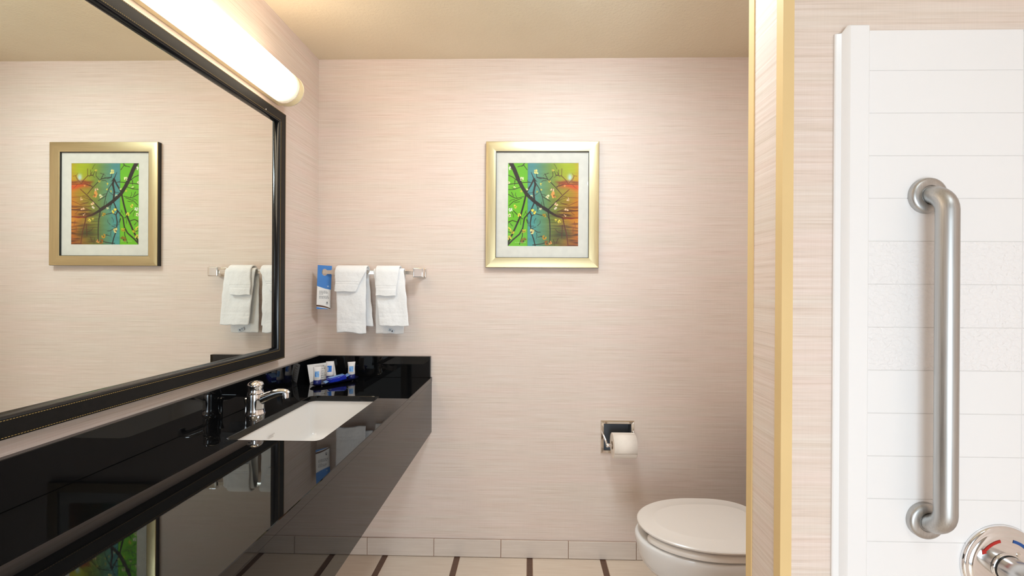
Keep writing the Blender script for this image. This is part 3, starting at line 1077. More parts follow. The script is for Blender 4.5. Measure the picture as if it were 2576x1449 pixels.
    for cx, cy, r, col, core in [(410, 365, 20, (240, 246, 220), br), (520, 468, 22, pale, br), (660, 400, 26, (246, 232, 150), yel), (640, 785, 30, yel, br), (835, 625, 34, ora, (150, 70, 20)), (775, 642, 22, pale, ora),
                                 (820, 576, 20, pink, br), (860, 715, 20, pink, ora), (848, 752, 18, (240, 226, 210), pink), (455, 740, 20, yel, br), (410, 770, 22, (246, 250, 236), pale), (498, 822, 20, yel, br), (400, 825, 20, pale, br),
                                 (620, 985, 28, (246, 226, 150), (150, 80, 30)), (745, 1040, 26, (214, 160, 30), br), (770, 1095, 28, (170, 110, 20), (70, 40, 12)), (800, 1092, 20, ora, br), (540, 1072, 32, (150, 116, 16), (50, 40, 10)),
                                 (430, 985, 24, (214, 196, 40), br), (400, 960, 20, yel, br), (545, 978, 22, (214, 190, 40), br), (400, 1045, 24, yel, br), (975, 668, 18, pink, ora), (960, 770, 20, pink, ora), (890, 885, 18, yel, br), (742, 828, 22, (190, 150, 30), br),
                                 (450, 550, 12, pale, yel), (572, 570, 12, pale, yel), (515, 590, 11, yel, br), (710, 520, 13, yel, br), (790, 492, 14, yel, br), (825, 385, 13, yel, br), (705, 762, 14, pale, yel), (392, 505, 14, pale, br), (618, 635, 12, pale, br), (945, 825, 14, pink, ora), (855, 872, 12, yel, br), (668, 594, 10, yel, br), (710, 575, 10, yel, br), (940, 535, 12, ora, pink)]:
        bloom(cx, cy, r, col, core)
    # faint signature line at the foot of the green strip
    sig = (np.abs(PYC - 1090) < 3) & (PXC > 455) & (PXC < 565) & (np.sin(PXC * 0.5) > -0.3)
    C[sig] = C[sig] * 0.5 + np.array((235, 235, 225)) * 0.5

    c = np.clip((C - 128) * 1.08 + 116, 0, 255) / 255
    lin = np.where(c <= 0.04045, c / 12.92, ((c + 0.055) / 1.055) ** 2.4)
    V = np.zeros((ny * nx, 3))
    V[:, 0] = (ax0 - 0.001 + gx_ * (ax1 - ax0 + 0.002)).ravel()
    V[:, 1] = -0.0085
    V[:, 2] = (az1 + 0.001 - gy_ * (az1 - az0 + 0.002)).ravel()
    i, j = np.meshgrid(np.arange(ny - 1), np.arange(nx - 1), indexing='ij')
    a = (i * nx + j).ravel()
    Fc = np.stack([a, a + nx, a + nx + 1, a + 1], 1)
    me = bpy.data.meshes.new('art_print')
    me.from_pydata(V.tolist(), [], Fc.tolist())
    at = me.color_attributes.new('ink', 'FLOAT_COLOR', 'POINT')
    rgba = np.ones((ny * nx, 4), dtype=np.float32)
    rgba[:, :3] = lin.reshape(-1, 3)
    at.data.foreach_set('color', rgba.ravel())
    me.update()
    o = fin('art_print', me, M['print'], pc, smooth=False)
    o['label'] = 'colour print of dark branches and blossoms over green, teal and orange'


make_print()

# ------------------------------------------------------------------ towel bar, towels, hang tag
BY, BZ = -0.062, 1.4125
tb = thing('towel_bar', 'flat chrome towel bar carrying the white towels', 'towel bar', (-0.755, 0, BZ))
box('bar', -1.012, -0.520, BY - 0.004, BY + 0.004, BZ - 0.0095, BZ + 0.0095, M['nickel'], tb, 0.0012)
for xc in (-0.955, -0.537):
    pst = box('post', xc - 0.024, xc + 0.024, -0.009, -0.0005, BZ - 0.024, BZ + 0.024, M['nickel'], tb, 0.004, 3)
    rg = [[(xc + a * h, y, BZ + b * h) for a, b in ((-1, -1), (1, -1), (1, 1), (-1, 1))] for y, h in ((-0.008, 0.020), (-0.026, 0.0135), (BY + 0.006, 0.0125))]
    loft('stem', rg, M['nickel'], pst, angle=20)
box('end_block', -0.562, -0.512, BY - 0.012, BY + 0.012, BZ - 0.0235, BZ + 0.0235, M['chrome'], tb, 0.005, 3)


def draped(name, top, fbot, bbot, zf, zb, rad, thick, label, group, cat, seed, band=None, tuck=0.0, rows=44, zfn=None):
    """cloth folded over the bar. top/fbot/bbot: (x left, x right) at the bar, front hem, back hem."""
    nu = 16
    path = []          # (offset along y from bar, z, t in -1..1 for front(+)/back(-))
    for k in range(rows + 1):
        t = 1 - k / rows
        path.append((-rad, BZ - (BZ - zf) * t, t))
    for k in range(1, 9):
        a = math.pi * k / 9
        path.append((-rad * math.cos(a), BZ + rad * math.sin(a) * 1.15, 0.0))
    for k in range(rows + 1):
        t = k / rows
        path.append((rad, BZ - (BZ - zb) * t, -t))
    V = []
    for i, (dy, z, t) in enumerate(path):
        if t > 0:
            x0, x1 = [top[q] + (fbot[q] - top[q]) * (t ** 0.9) for q in (0, 1)]
        else:
            x0, x1 = [top[q] + (bbot[q] - top[q]) * ((-t) ** 0.9) for q in (0, 1)]
        for j in range(nu + 1):
            u = j / nu
            xx = x0 + (x1 - x0) * u
            nz = mnoise.noise(Vector((xx * 14 + seed, z * 9, seed * 3.1))) * 0.0045 * min(1, abs(t) * 3)
            nz += mnoise.noise(Vector((xx * 40 + seed, z * 30, seed))) * 0.0014
            hem = mnoise.noise(Vector((xx * 30, seed, t))) * 0.004 * (abs(t) > 0.94)
            wob = mnoise.noise(Vector((seed * 2, z * 22, u > 0.5))) * 0.003
            bulge = -0.004 * math.sin(math.pi * u) * (1 if dy < 0 else 0)
            zz = z + hem
            if t > 0:                                  # woven border: two shallow ridges above the hem
                hz = z - zf
                for hc in (band or ()):
                    bulge += 0.0014 * math.exp(-((hz - hc) / 0.0035) ** 2)
            if t > 0 and zfn:
                zz += zfn(u) * t
            yy = BY + dy + (nz if dy < 0 else 0.3 * nz) + bulge
            if dy > 0:
                yy = min(yy, -0.008 - thick)
            V.append((xx + wob, yy, zz))
    n = nu + 1
    Fc = [(i * n + j, i * n + j + 1, (i + 1) * n + j + 1, (i + 1) * n + j) for i in range(len(path) - 1) for j in range(nu)]
    me = bpy.data.meshes.new(name)
    me.from_pydata(V, [], Fc)
    bm = bmesh.new()
    bm.from_mesh(me)
    bmesh.ops.recalc_face_normals(bm, faces=bm.faces)
    # make normals of the front sheet face the room (-y)
    bm.faces.ensure_lookup_table()
    if bm.faces[0].normal.y > 0:
        bmesh.ops.reverse_faces(bm, faces=bm.faces)
    bm.to_mesh(me)
    bm.free()
    o = fin(name, me, M['terry'], None)
    s = o.modifiers.new('thickness', 'SOLIDIFY')
    s.thickness, s.offset = thick, 1.0
    b = o.modifiers.new('soft', 'SUBSURF')
    b.levels = b.render_levels = 1
    tag(o, label, cat, group)
    return o


t1 = draped('hand_towel', (-0.934, -0.786), (-0.928, -0.788), (-0.905, -0.762), 1.118, 1.147, 0.011, 0.008,
            'white hand towel folded on the bar next to the hang tag', 'white hand towels', 'towel', 1.3, (0.045, 0.062), zfn=lambda u: 0.004 * math.sin(u * 5))
w1 = draped('washcloth', (-0.934, -0.782), (-0.936, -0.832), (-0.92, -0.80), 1.318, 1.330, 0.0235, 0.0075,
            'small white washcloth over the towel next to the hang tag', 'white washcloths', 'towel', 4.7, (0.036, 0.046))
t2 = draped('hand_towel', (-0.752, -0.604), (-0.720, -0.578), (-0.750, -0.611), 1.152, 1.113, 0.011, 0.008,
            'white hand towel with a care label hanging farther from the tag', 'white hand towels', 'towel', 8.2, (0.045, 0.062))
w2 = draped('washcloth', (-0.738, -0.624), (-0.736, -0.640), (-0.735, -0.63), 1.299, 1.320, 0.0235, 0.0075,
            'small white washcloth over the towel with the care label', 'white washcloths', 'towel', 11.9, (0.036, 0.046))
# care label sewn on the back hem of the second towel
yl = -0.0505 - 0.0085
mw = Matrix.Translation((-0.688, yl + 0.0, 1.130)) @ Matrix.Rotation(R(-24), 4, 'Y') @ Matrix.Rotation(R(90), 4, 'X')
cl = box('care_label', 0, 0.030, -0.0003, 0.0003, 0, 0.015, simple('care_label_cloth', srgb(214, 220, 228), 0.8))
cl.data.transform(Matrix.Translation((-0.686, yl, 1.128)) @ Matrix.Rotation(R(22), 4, 'Y'))
cl.parent = t2
V, Fc = [], []
for k, (a, b_, c, d) in enumerate([(0.004, 0.012, 0.004, 0.0055), (0.004, 0.014, 0.007, 0.0085), (0.004, 0.011, 0.010, 0.0115), (0.017, 0.023, 0.003, 0.010)]):
    n = len(V)
    V += [(a, -0.0006, c), (b_, -0.0006, c), (b_, -0.0006, d), (a, -0.0006, d)]
    Fc.append((n, n + 1, n + 2, n + 3))
lo_ = _raw('label_print', V, Fc, M['ink'], cl)
lo_.data.transform(Matrix.Translation((-0.686, yl, 1.128)) @ Matrix.Rotation(R(22), 4, 'Y'))

# hang tag: card with an oval hole hooked on the bar end
HT = thing('hang_tag', 'blue and white paper hang tag hooked on the towel bar', 'tag', (-1.0, BY, 1.235))


def tag_pt(u, w):                      # u 0..1 across, w 0..1 from top to bottom (slightly slanted, curved)
    z = 1.4465 - 0.2130 * w - 0.003 * u
    x_ = -1.0225 + 0.0525 * u - 0.0035 * w - 0.002 * u * w
    y_ = BY + 0.036 * (u - 0.5) - 0.004 * math.sin(max(0.0, w - 0.155) * 2.5)
    return Vector((x_, y_, z))


def tag_strip(name, wa, wb, mat, parent, lift=0.0, n=12, u0=0.0, u1=1.0):
    """band between curves wa(u) and wb(u)."""
    V, Fc = [], []
    for k in range(n + 1):
        u = u0 + (u1 - u0) * k / n
        for f_ in (wa, wb):
            p = tag_pt(u, f_(u))
            V.append((p.x, p.y - lift, p.z))
    for k in range(n):
        Fc.append((2 * k, 2 * k + 1, 2 * k + 3, 2 * k + 2))
    return _raw(name, V, Fc, mat, parent, True)


# card body with the hole (ring of quads between oval and a local rectangle)
V, Fc = [], []
nh = 32
hc, hrx, hry = (0.50, 0.155), 0.20, 0.078
for k in range(nh):
    a = 2 * math.pi * k / nh
    ca, sa = math.cos(a), math.sin(a)
    V.append(tag_pt(hc[0] + hrx * ca, hc[1] + hry * sa))
    m = max(abs(ca), abs(sa))
    V.append(tag_pt(0.5 + 0.5 * ca / m, 0.155 + 0.155 * sa / m))
for k in range(nh):
    q = (k + 1) % nh
    Fc.append((2 * k, 2 * k + 1, 2 * q + 1, 2 * q))
n0 = len(V)
NU, NW = 10, 20
for i in range(NW + 1):
    for j in range(NU + 1):
        V.append(tag_pt(j / NU, 0.31 + 0.69 * i / NW))
for i in range(NW):
    for j in range(NU):
        a = n0 + i * (NU + 1) + j
        Fc.append((a, a + NU + 1, a + NU + 2, a + 1))
cardo = _raw('card', V, Fc, M['card'], HT, True)
sm = cardo.modifiers.new('thickness', 'SOLIDIFY')
sm.thickness, sm.offset = 0.0005, 0
# blue top field printed around the hole
V, Fc = [], []
for k in range(nh):
    a = 2 * math.pi * k / nh
    ca, sa = math.cos(a), math.sin(a)
    m = max(abs(ca), abs(sa))
    for p in (tag_pt(hc[0] + hrx * ca, hc[1] + hry * sa), tag_pt(0.5 + 0.5 * ca / m, 0.155 + 0.155 * sa / m)):
        V.append((p.x, p.y - 0.0005, p.z))
for k in range(nh):
    q = (k + 1) % nh
    Fc.append((2 * k, 2 * k + 1, 2 * q + 1, 2 * q))
_raw('blue_field', V, Fc, M['tagblue'], HT, True)
tag_strip('blue_field', lambda u: 0.31, lambda u: 0.475 + 0.075 * u + 0.01 * math.sin(u * 3), M['tagblue'], HT, 0.0005)
tag_strip('brown_wave', lambda u: 0.905 + 0.07 * u * u, lambda u: 0.945 + 0.05 * u * u, M['tagbrown'], HT, 0.0005)
tag_strip('blue_wave', lambda u: 0.952 + 0.046 * u, lambda u: 0.998, M['tagblue'], HT, 0.0005, 12, 0.0, 0.8)
V, Fc = [], []
for k in range(5):                     # pale star emblem
    a = R(90 + 72 * k)
    for (r_, da) in ((0.11, 0), (0.05, 36)):
        p = tag_pt(0.78 + r_ * math.cos(a + R(da)), 0.475 - r_ * 0.25 * math.sin(a + R(da)))
        V.append((p.x, p.y - 0.001, p.z))
_raw('star_emblem', V, [tuple(range(10))], M['taggrey'], HT)
random.seed(9)
V, Fc = [], []
for w_, ue in ((0.585, 0.7), (0.608, 0.78), (0.632, 0.78), (0.655, 0.42), (0.70, 0.84), (0.723, 0.86), (0.746, 0.86)):
    u = 0.18
    while u < ue:
        du = random.uniform(0.05, 0.13)
        n = len(V)
        for (uu, ww) in ((u, w_), (min(u + du, ue + 0.02), w_), (min(u + du, ue + 0.02), w_ + 0.008), (u, w_ + 0.008)):
            p = tag_pt(uu, ww)
            V.append((p.x, p.y - 0.0008, p.z))
        Fc.append((n, n + 1, n + 2, n + 3))
        u += du + 0.03
for (u, w_, du, dw) in ((0.72, 0.828, 0.07, 0.03), (0.68, 0.862, 0.15, 0.006), (0.68, 0.878, 0.15, 0.008)):
    n = len(V)
    for (uu, ww) in ((u, w_), (u + du, w_), (u + du, w_ + dw), (u, w_ + dw)):
        p = tag_pt(uu, ww)
        V.append((p.x, p.y - 0.0008, p.z))
    Fc.append((n, n + 1, n + 2, n + 3))
_raw('printed_lines', V, Fc, M['ink'], HT)['kind'] = 'stuff'

# ------------------------------------------------------------------ toilet paper holder and roll
ph = thing('toilet_paper_holder', 'recessed square chrome toilet paper holder', 'paper holder', (0.4425, 0, 0.5225))
HX0, HX1, HZ0, HZ1 = 0.3590, 0.5258, 0.5226, 0.6862
for s in range(4):
    c4 = lambda d, y: [(HX0 + d, y, HZ1 - d), (HX1 - d, y, HZ1 - d), (HX1 - d, y, HZ0 + d), (HX0 + d, y, HZ0 + d)]
    rings = [[c4(d, y)[k] for d, y in ((0, -0.0005), (0.0005, -0.003), (0.004, -0.0075), (0.0155, -0.0045), (0.0165, -0.003), (0.0165, 0.004), (0.012, -0.0005))] for k in (s, (s + 1) % 4)]
    loft('frame_side', rings, M['nickel'], ph, angle=15)
V, Fc = [], []
RX0, RX1, RZ0, RZ1, RD = HX0 + 0.0162, HX1 - 0.0162, HZ0 + 0.0162, HZ1 - 0.0162, 0.055
for y in (0.0, RD):
    V += [(RX0, y, RZ0), (RX1, y, RZ0), (RX1, y, RZ1), (RX0, y, RZ1)]
_raw('recess_box', V, [(0, 1, 5, 4), (1, 2, 6, 5), (2, 3, 7, 6), (3, 0, 4, 7), (4, 5, 6, 7)], M['recess'], ph)
RLX0, RLX1, RLY, RLZ, RLR = 0.4035, 0.512, -0.066, 0.588, 0.058
for (xa, xb, nm) in ((0.3665, 0.3775, 'arm'), (0.5172, 0.5182, 'arm')):
    tube(nm, smooth_path([(xa, -0.004, 0.632), (xa + 0.001, -0.020, 0.626), (xb, -0.050, 0.598), (xb + 0.001, RLY, RLZ)], 6), 0.0052, M['chrome'], ph, 16, 0.8, 1.2)
lathe('roller', (0.3755, RLY, RLZ), (1, 0, 0), [(0.0085, 0), (0.0105, 0.003), (0.0105, 0.0085), (0.0085, 0.009), (0.0085, 0.140), (0.0105, 0.1405), (0.0105, 0.1475), (0.0085, 0.149)], M['chrome'], ph, 32)

tp = thing('toilet_paper_roll', 'white toilet paper roll on the recessed holder', 'toilet paper', (0.458, RLY, RLZ - RLR))


def ringx(x_, r, n=56):
    return [(x_, RLY + r * math.cos(2 * math.pi * k / n), RLZ + r * math.sin(2 * math.pi * k / n)) for k in range(n)]


loft('paper', [ringx(RLX0, 0.0205), ringx(RLX0, RLR - 0.002), ringx(RLX0 + 0.002, RLR), ringx(RLX1 - 0.002, RLR), ringx(RLX1, RLR - 0.002), ringx(RLX1, 0.0205), ringx(RLX0, 0.0205)], M['paper'], tp, False, False)
loft('core', [ringx(RLX0 + 0.0005, 0.0204), ringx(RLX1 - 0.0005, 0.0204), ringx(RLX1 - 0.0005, 0.0190), ringx(RLX0 + 0.0005, 0.0190), ringx(RLX0 + 0.0005, 0.0204)], M['core'], tp, False, False)
# loose end sheet hanging at the front
V, Fc = [], []
for k in range(13):
    a = R(100 + 102 * k / 12)
    r = RLR + 0.0012
    for x_ in (RLX0 + 0.0012, RLX1 - 0.0012):
        V.append((x_, RLY + r * math.cos(a), RLZ + r * math.sin(a)))
for k in range(12):
    Fc.append((2 * k, 2 * k + 1, 2 * k + 3, 2 * k + 2))
ls = _raw('end_sheet', V, Fc, M['paper'], tp, True)
sm = ls.modifiers.new('thickness', 'SOLIDIFY')
sm.thickness, sm.offset = 0.0008, 0

# ------------------------------------------------------------------ toilet
TY = -0.428
to = thing('toilet', 'white elongated toilet with closed lid and open-front seat', 'toilet', (0.75, TY, 0))


def egg(xf, xb, hw, z, n=64, back_w=0.78, yc=TY):
    """plan outline: rounded nose at xf, widest ~55%, narrower squared back at xb."""
    pts = []
    L = xb - xf
    for k in range(n):
        a = 2 * math.pi * k / n
        ca, sa = math.cos(a), math.sin(a)
        if ca < 0:                                     # front half
            x_ = xf + 0.56 * L * (1 + ca)
            y_ = hw * math.copysign(abs(sa) ** 0.96, sa)
        else:
            x_ = xf + 0.56 * L + 0.44 * L * (abs(ca) ** 0.55)
            s = abs(sa)
            y_ = hw * (1 - (1 - back_w) * ca ** 1.6) * math.copysign(s ** 0.30, sa) if s > 1e-6 else 0
        pts.append((x_, yc + y_, z))
    return pts


TXF = 0.432
bowl = [egg(0.62, 0.95, 0.105, 0.001, back_w=0.95), egg(0.62, 0.95, 0.105, 0.02, back_w=0.95), egg(0.615, 0.93, 0.098, 0.09, back_w=0.95), egg(0.585, 0.93, 0.105, 0.16, back_w=0.95),
        egg(0.545, 0.932, 0.122, 0.205, back_w=0.92), egg(0.500, 0.935, 0.142, 0.237, back_w=0.9), egg(0.466, 0.938, 0.159, 0.262, back_w=0.87), egg(0.446, 0.94, 0.170, 0.287, back_w=0.85), egg(0.433, 0.945, 0.178, 0.322, back_w=0.82), egg(0.427, 0.945, 0.182, 0.358, back_w=0.82),
        egg(0.425, 0.945, 0.182, 0.374, back_w=0.82), egg(0.428, 0.945, 0.180, 0.3805, back_w=0.82), egg(0.438, 0.94, 0.172, 0.3835, back_w=0.82),
        egg(0.490, 0.80, 0.125, 0.382, back_w=0.8), egg(0.50, 0.79, 0.116, 0.375, back_w=0.8), egg(0.53, 0.77, 0.09, 0.28, back_w=0.8), egg(0.58, 0.72, 0.05, 0.22, back_w=0.8)]
loft('bowl', bowl, M['porc'], to, angle=50)
box('deck', 0.86, 1.19, TY - 0.13, TY + 0.13, 0.20, 0.388, M['porc'], to, 0.02, 3)
tank = box('tank', 1.005, 1.205, TY - 0.23, TY + 0.23, 0.389, 0.72, M['porc'], to, 0.025, 3)
tl = box('tank_lid', 0.995, 1.212, TY - 0.24, TY + 0.24, 0.7205, 0.755, M['porc'], tank, 0.012, 3)
tube('flush_lever', [(1.004, TY + 0.17, 0.67), (0.985, TY + 0.17, 0.67), (0.980, TY + 0.14, 0.667), (0.980, TY + 0.09, 0.662)], 0.007, M['chrome'], tank, 16)

# seat: U shape open at the nose
V, Fc = [], []
nS = 72
so, si = egg(0.437, 0.915, 0.183, 0, nS, 0.8), egg(0.500, 0.845, 0.118, 0, nS, 0.8)
ks = [k for k in range(nS) if not (math.cos(2 * math.pi * k / nS) < 0 and abs(math.sin(2 * math.pi * k / nS)) < 0.30)]
ks = sorted(ks, key=lambda k: ((2 * math.pi * k / nS) + math.pi) % (2 * math.pi))
rings = []
for k in ks:
    o_, i_ = Vector(so[k]), Vector(si[k])
    mid = (o_ + i_) / 2
    rg = []
    for (t, z) in ((0.0, 0.391), (0.0, 0.403), (0.06, 0.4095), (0.22, 0.4145), (0.6, 0.4155), (0.9, 0.411), (1.0, 0.401), (1.0, 0.390), (0.9, 0.387), (0.08, 0.387)):
        p = o_ * (1 - t) + i_ * t
        rg.append((p.x, p.y, z))
    rings.append(rg)
# rounded arm ends
for idx, other in ((0, 1), (-1, -2)):
    base = [Vector(p) for p in rings[idx]]
    c_ = sum(base, Vector()) / len(base)
    dirv = (c_ - sum((Vector(p) for p in rings[other]), Vector()) / len(base)).normalized()
    for sc, adv in ((0.85, 0.008), (0.5, 0.013)):
        rg = [tuple(c_ + (p - c_) * sc + dirv * adv) for p in base]
        if idx == 0:
            rings.insert(0, rg)
            idx = 0
        else:
            rings.append(rg)
loft('seat', rings, M['seat'], to, angle=50)
for yy in (TY - 0.05, TY + 0.05):
    pass
# lid with a flat raised centre, slightly lifted on its bumpers
lid = []
for d, z in ((0.004, 0.4205), (0.0, 0.4225), (0.0, 0.4275), (0.004, 0.4305), (0.012, 0.4318), (0.055, 0.4335), (0.060, 0.4355), (0.068, 0.4362)):
    lid.append(egg(0.434 + d, 0.932 - d * 0.7, 0.187 - d, z, 72, 0.80))
lido = loft('lid', lid, M['seat'], to, angle=25)
for yy in (TY - 0.075, TY + 0.075):
    lathe('hinge', (0.93, yy - 0.02, 0.408), (0, 1, 0), [(0.012, 0), (0.014, 0.003), (0.014, 0.037), (0.012, 0.04)], M['seat'], to, 24)

# ------------------------------------------------------------------ toiletries on the vanity
tcx, tcy, tang = -0.906, -0.142, math.atan2(0.775, 0.632)
TRm = Matrix.Translation((tcx, tcy, ZT)) @ Matrix.Rotation(tang, 4, 'Z')
tr = thing('amenity_tray', 'shallow dark blue tray holding toiletries on the vanity', 'tray', (tcx, tcy, ZT))


def stad(hx, hy, z):
    return [tuple(TRm @ Vector((px, py, z))) for px, py in rrect(0, 0, hx, hy, hy - 0.002, 8)]


loft('dish', [stad(0.085, 0.028, 0.0035), stad(0.100, 0.038, 0.005), stad(0.109, 0.044, 0.0125), stad(0.110, 0.045, 0.0135), stad(0.1085, 0.0435, 0.0135), stad(0.098, 0.036, 0.0075), stad(0.085, 0.028, 0.0065)], M['tray'], tr, angle=50)
for sx in (-1, 1):
    for sy in (-1, 1):
        lathe('foot', tuple(TRm @ Vector((0.072 * sx, 0.024 * sy, 0.0002))), (0, 0, 1), [(0.004, 0), (0.0045, 0.002), (0.0035, 0.004)], M['chrome'], tr, 16)
ZTR = ZT + 0.0066


def bottle(name, loc, rz, label, h=0.080, lab=M['ltblue'], labw=0.010, zlab=(0.034, 0.060), txt=True):
    t = thing(name, label, 'bottle', (loc[0], loc[1], ZTR), 'mini toiletry bottles')
    mw = Matrix.Translation((loc[0], loc[1], ZTR)) @ Matrix.Rotation(rz, 4, 'Z')

    def sec(hx, hy, z):
        return [tuple(mw @ Vector((hx * math.cos(2 * math.pi * k / 32), hy * math.sin(2 * math.pi * k / 32), z))) for k in range(32)]
    loft('cap', [sec(0.0150, 0.0125, 0), sec(0.0165, 0.0140, 0.0012), sec(0.0168, 0.0142, 0.004), sec(0.0165, 0.0138, 0.019), sec(0.0155, 0.013, 0.0205)], M['navy'], t, angle=50)
    loft('body', [sec(0.0150, 0.0125, 0.0206), sec(0.0162, 0.0132, 0.022), sec(0.0160, 0.0125, 0.030), sec(0.0150, 0.0105, 0.045), sec(0.0155, 0.0075, 0.060), sec(0.0172, 0.0035, 0.075), sec(0.0176, 0.0018, h)], M['bottle'], t, angle=50)

    def face(x_, z_):
        hy = np.interp(z_, [0.022, 0.030, 0.045, 0.060, 0.075], [0.0132, 0.0125, 0.0105, 0.0075, 0.0035])
        hx = np.interp(z_, [0.022, 0.030, 0.045, 0.060, 0.075], [0.0162, 0.0160, 0.0150, 0.0155, 0.0172])
        return tuple(mw @ Vector((x_, -hy * math.sqrt(max(0.05, 1 - (x_ / hx) ** 2)) - 0.0004, z_)))

    def decal(nm, x0, x1, z0, z1, mat, k=0):
        V, Fc = [], []
        for i in range(7):
            for j in range(7):
                p = face(x0 + (x1 - x0) * i / 6, z0 + (z1 - z0) * j / 6)
                q = mw.to_3x3() @ Vector((0, -0.0002 * k, 0))
                V.append((p[0] + q.x, p[1] + q.y, p[2]))
        for i in range(6):
            for j in range(6):
                a = i * 7 + j
                Fc.append((a, a + 7, a + 8, a + 1))
        return _raw(nm, V, Fc, mat, t, True)
    decal('label_patch', -labw, labw * 0.8, zlab[0], zlab[1], lab)
    decal('label_lettering', -labw * 0.82, -labw * 0.55, zlab[0] + 0.004, zlab[1] - 0.006, M['card'] if lab is M['blue'] else M['blue'], 1)
    if txt:
        decal('label_line', -labw, labw * 0.9, zlab[0] - 0.0042, zlab[0] - 0.0030, M['inklt'], 1)
    return t


view_rz = math.atan2(-0.906, 1.92) * -1.0
bottle('toiletry_bottle', (-0.957, -0.205), 0.42, 'mini white toiletry bottle with navy cap before the printed card')
bottle('toiletry_bottle', (-0.855, -0.080), 0.42, 'mini white toiletry bottle standing at the bare end of the tray')
bottle('toiletry_tube', (-0.943, -0.115), 0.30, 'mini white tube with a bright blue label behind the soap', 0.088, M['blue'], 0.0105, (0.040, 0.068), False)

# card with print
cd = thing('message_card', 'white printed message card standing behind the toiletries', 'card', (-0.985, -0.12, ZT))
cA, cB = Vector((-1.012, -0.165, ZT + 0.001)), Vector((-0.930, -0.073, ZT + 0.001))
cu_ = (cB - cA)
cw_ = cu_.length
cu_.normalize()
cn = cu_.cross(Vector((0, 0, 1)))          # towards the room
cup = (Vector((0, 0, 1)) - cn * 0.14 - cu_ * 0.10).normalized()
cn = cu_.cross(cup).normalized()
CM = Matrix(((cu_.x, cup.x, cn.x, cA.x), (cu_.y, cup.y, cn.y, cA.y), (cu_.z, cup.z, cn.z, cA.z), (0, 0, 0, 1)))
v, f = box_geo(0, cw_, 0, 0.086, -0.0004, 0.0004)
mk('card_panel', [CM @ Vector(p) for p in v], f, M['card'], cd, smooth=False)
fl_n = Vector((cn.x, cn.y, 0)).normalized()
lines = ["If you're in", 'need of any', 'items, please', 'front desk']
for k, s in enumerate(lines):
    text_mesh('card_text', s, 0.0088, M['ink'], CM @ Matrix.Translation((0.030, 0.046 - 0.0098 * k, 0.0008)), cd)
random.seed(12)
V, Fc = [], []
for (yy, hh) in ((0.070, 0.0045), (0.0585, 0.0035), (0.0065, 0.0035)):
    u = 0.032
    while u < 0.075:
        du = random.uniform(0.002, 0.006)
        n = len(V)
        V += [CM @ Vector((u, yy, 0.0008)), CM @ Vector((u + du, yy, 0.0008)), CM @ Vector((u + du, yy + hh, 0.0008)), CM @ Vector((u, yy + hh, 0.0008))]
        Fc.append((n, n + 1, n + 2, n + 3))
        u += du + 0.0018
_raw('printed_lines', V, Fc, M['inklt'], cd)['kind'] = 'stuff'

# soap packet
spk = thing('soap_packet', 'blue foil wrapped soap bar lying on the tray', 'soap', (-0.893, -0.155, ZTR))
SM = Matrix.Translation((-0.893, -0.152, ZT + 0.0105)) @ Matrix.Rotation(tang - 0.12, 4, 'Z') @ Matrix.Rotation(R(-7), 4, 'Y')


def ssec(x_, hy, z0, z1, r=0.004):
    pts = []
    zc, hz = (z0 + z1) / 2, (z1 - z0) / 2
    for px, py in rrect(0, 0, hy, hz, min(r, hz * 0.9, hy * 0.9), 4):
        jit = mnoise.noise(Vector((x_ * 90, px * 120, py * 120))) * 0.0016
        pts.append(tuple(SM @ Vector((x_, px + jit, zc + py + jit))))
    return pts


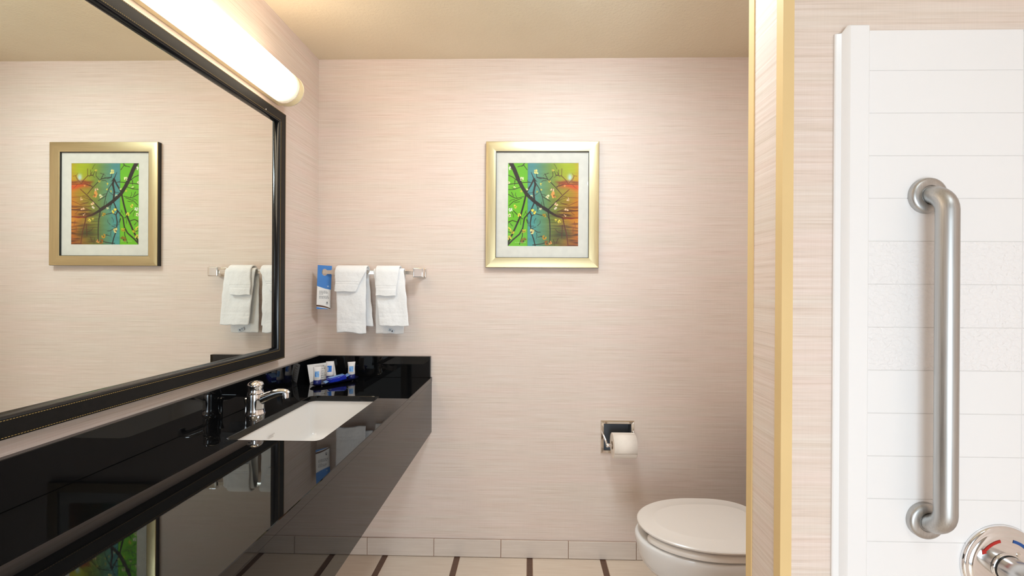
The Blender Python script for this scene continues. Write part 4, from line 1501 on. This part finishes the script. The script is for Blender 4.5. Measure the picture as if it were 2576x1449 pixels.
secs_ = [ssec(-0.040, 0.017, 0.0035, 0.0175), ssec(-0.037, 0.0205, 0.001, 0.021), ssec(-0.02, 0.0215, 0.0002, 0.0225), ssec(0.0, 0.0215, 0.0002, 0.0215), ssec(0.02, 0.0215, 0.0002, 0.0225), ssec(0.037, 0.0205, 0.001, 0.021), ssec(0.040, 0.017, 0.0035, 0.0175)]
loft('wrapper', secs_, M['wrap'], spk, angle=60)
for s in (-1, 1):
    pts = []
    V, Fc = [], []
    for i in range(4):
        for j in range(9):
            xx = s * (0.038 + 0.006 * i)
            zz = 0.0115 + (0.0022 * i if s > 0 else -0.0012 * i) + (0.0012 if j % 2 else -0.0012) * (i / 3)
            V.append(tuple(SM @ Vector((xx, -0.019 + 0.038 * j / 8, zz))))
    for i in range(3):
        for j in range(8):
            a = i * 9 + j
            Fc.append((a, a + 1, a + 10, a + 9))
    o = _raw('crimped_end', V, Fc, M['wraplt'], spk, True)
    q = o.modifiers.new('thickness', 'SOLIDIFY')
    q.thickness, q.offset = 0.0006, 0
V, Fc = [], []
for i in range(9):
    for j in range(5):
        xx, yy = -0.034 + 0.068 * i / 8, -0.015 + 0.030 * j / 4
        V.append(tuple(SM @ Vector((xx, yy, 0.0232 + 0.0006 * mnoise.noise(Vector((xx * 80, yy * 80, 3)))))))
for i in range(8):
    for j in range(4):
        a = i * 5 + j
        Fc.append((a, a + 5, a + 6, a + 1))
o = _raw('top_band', V, Fc, M['wraplt'], spk, True)
q = o.modifiers.new('thickness', 'SOLIDIFY')
q.thickness, q.offset = 0.0012, 0

# ------------------------------------------------------------------ ceiling lamps added out of view as fill light
for (lx, ly, lb) in ((0.20, -0.88, 'added unseen round ceiling lamp over the floor before the toilet'), (0.80, -2.40, 'added unseen round ceiling lamp near the shower end of the room')):
    clp = thing('fill_ceiling_lamp', lb, 'lamp', (lx, ly, ZC - 0.07), 'added flush ceiling lamps')
    lathe('base', (lx, ly, ZC - 0.0005), (0, 0, -1), [(0.20, 0), (0.20, 0.018), (0.185, 0.022)], M['nickel'], clp, 48)
    lathe('dome', (lx, ly, ZC - 0.0225), (0, 0, -1), [(0.184, 0), (0.175, 0.02), (0.14, 0.038), (0.08, 0.046), (0.002, 0.048)], M['fill_dome1'] if ly > -1.5 else M['fill_dome2'], clp, 32)
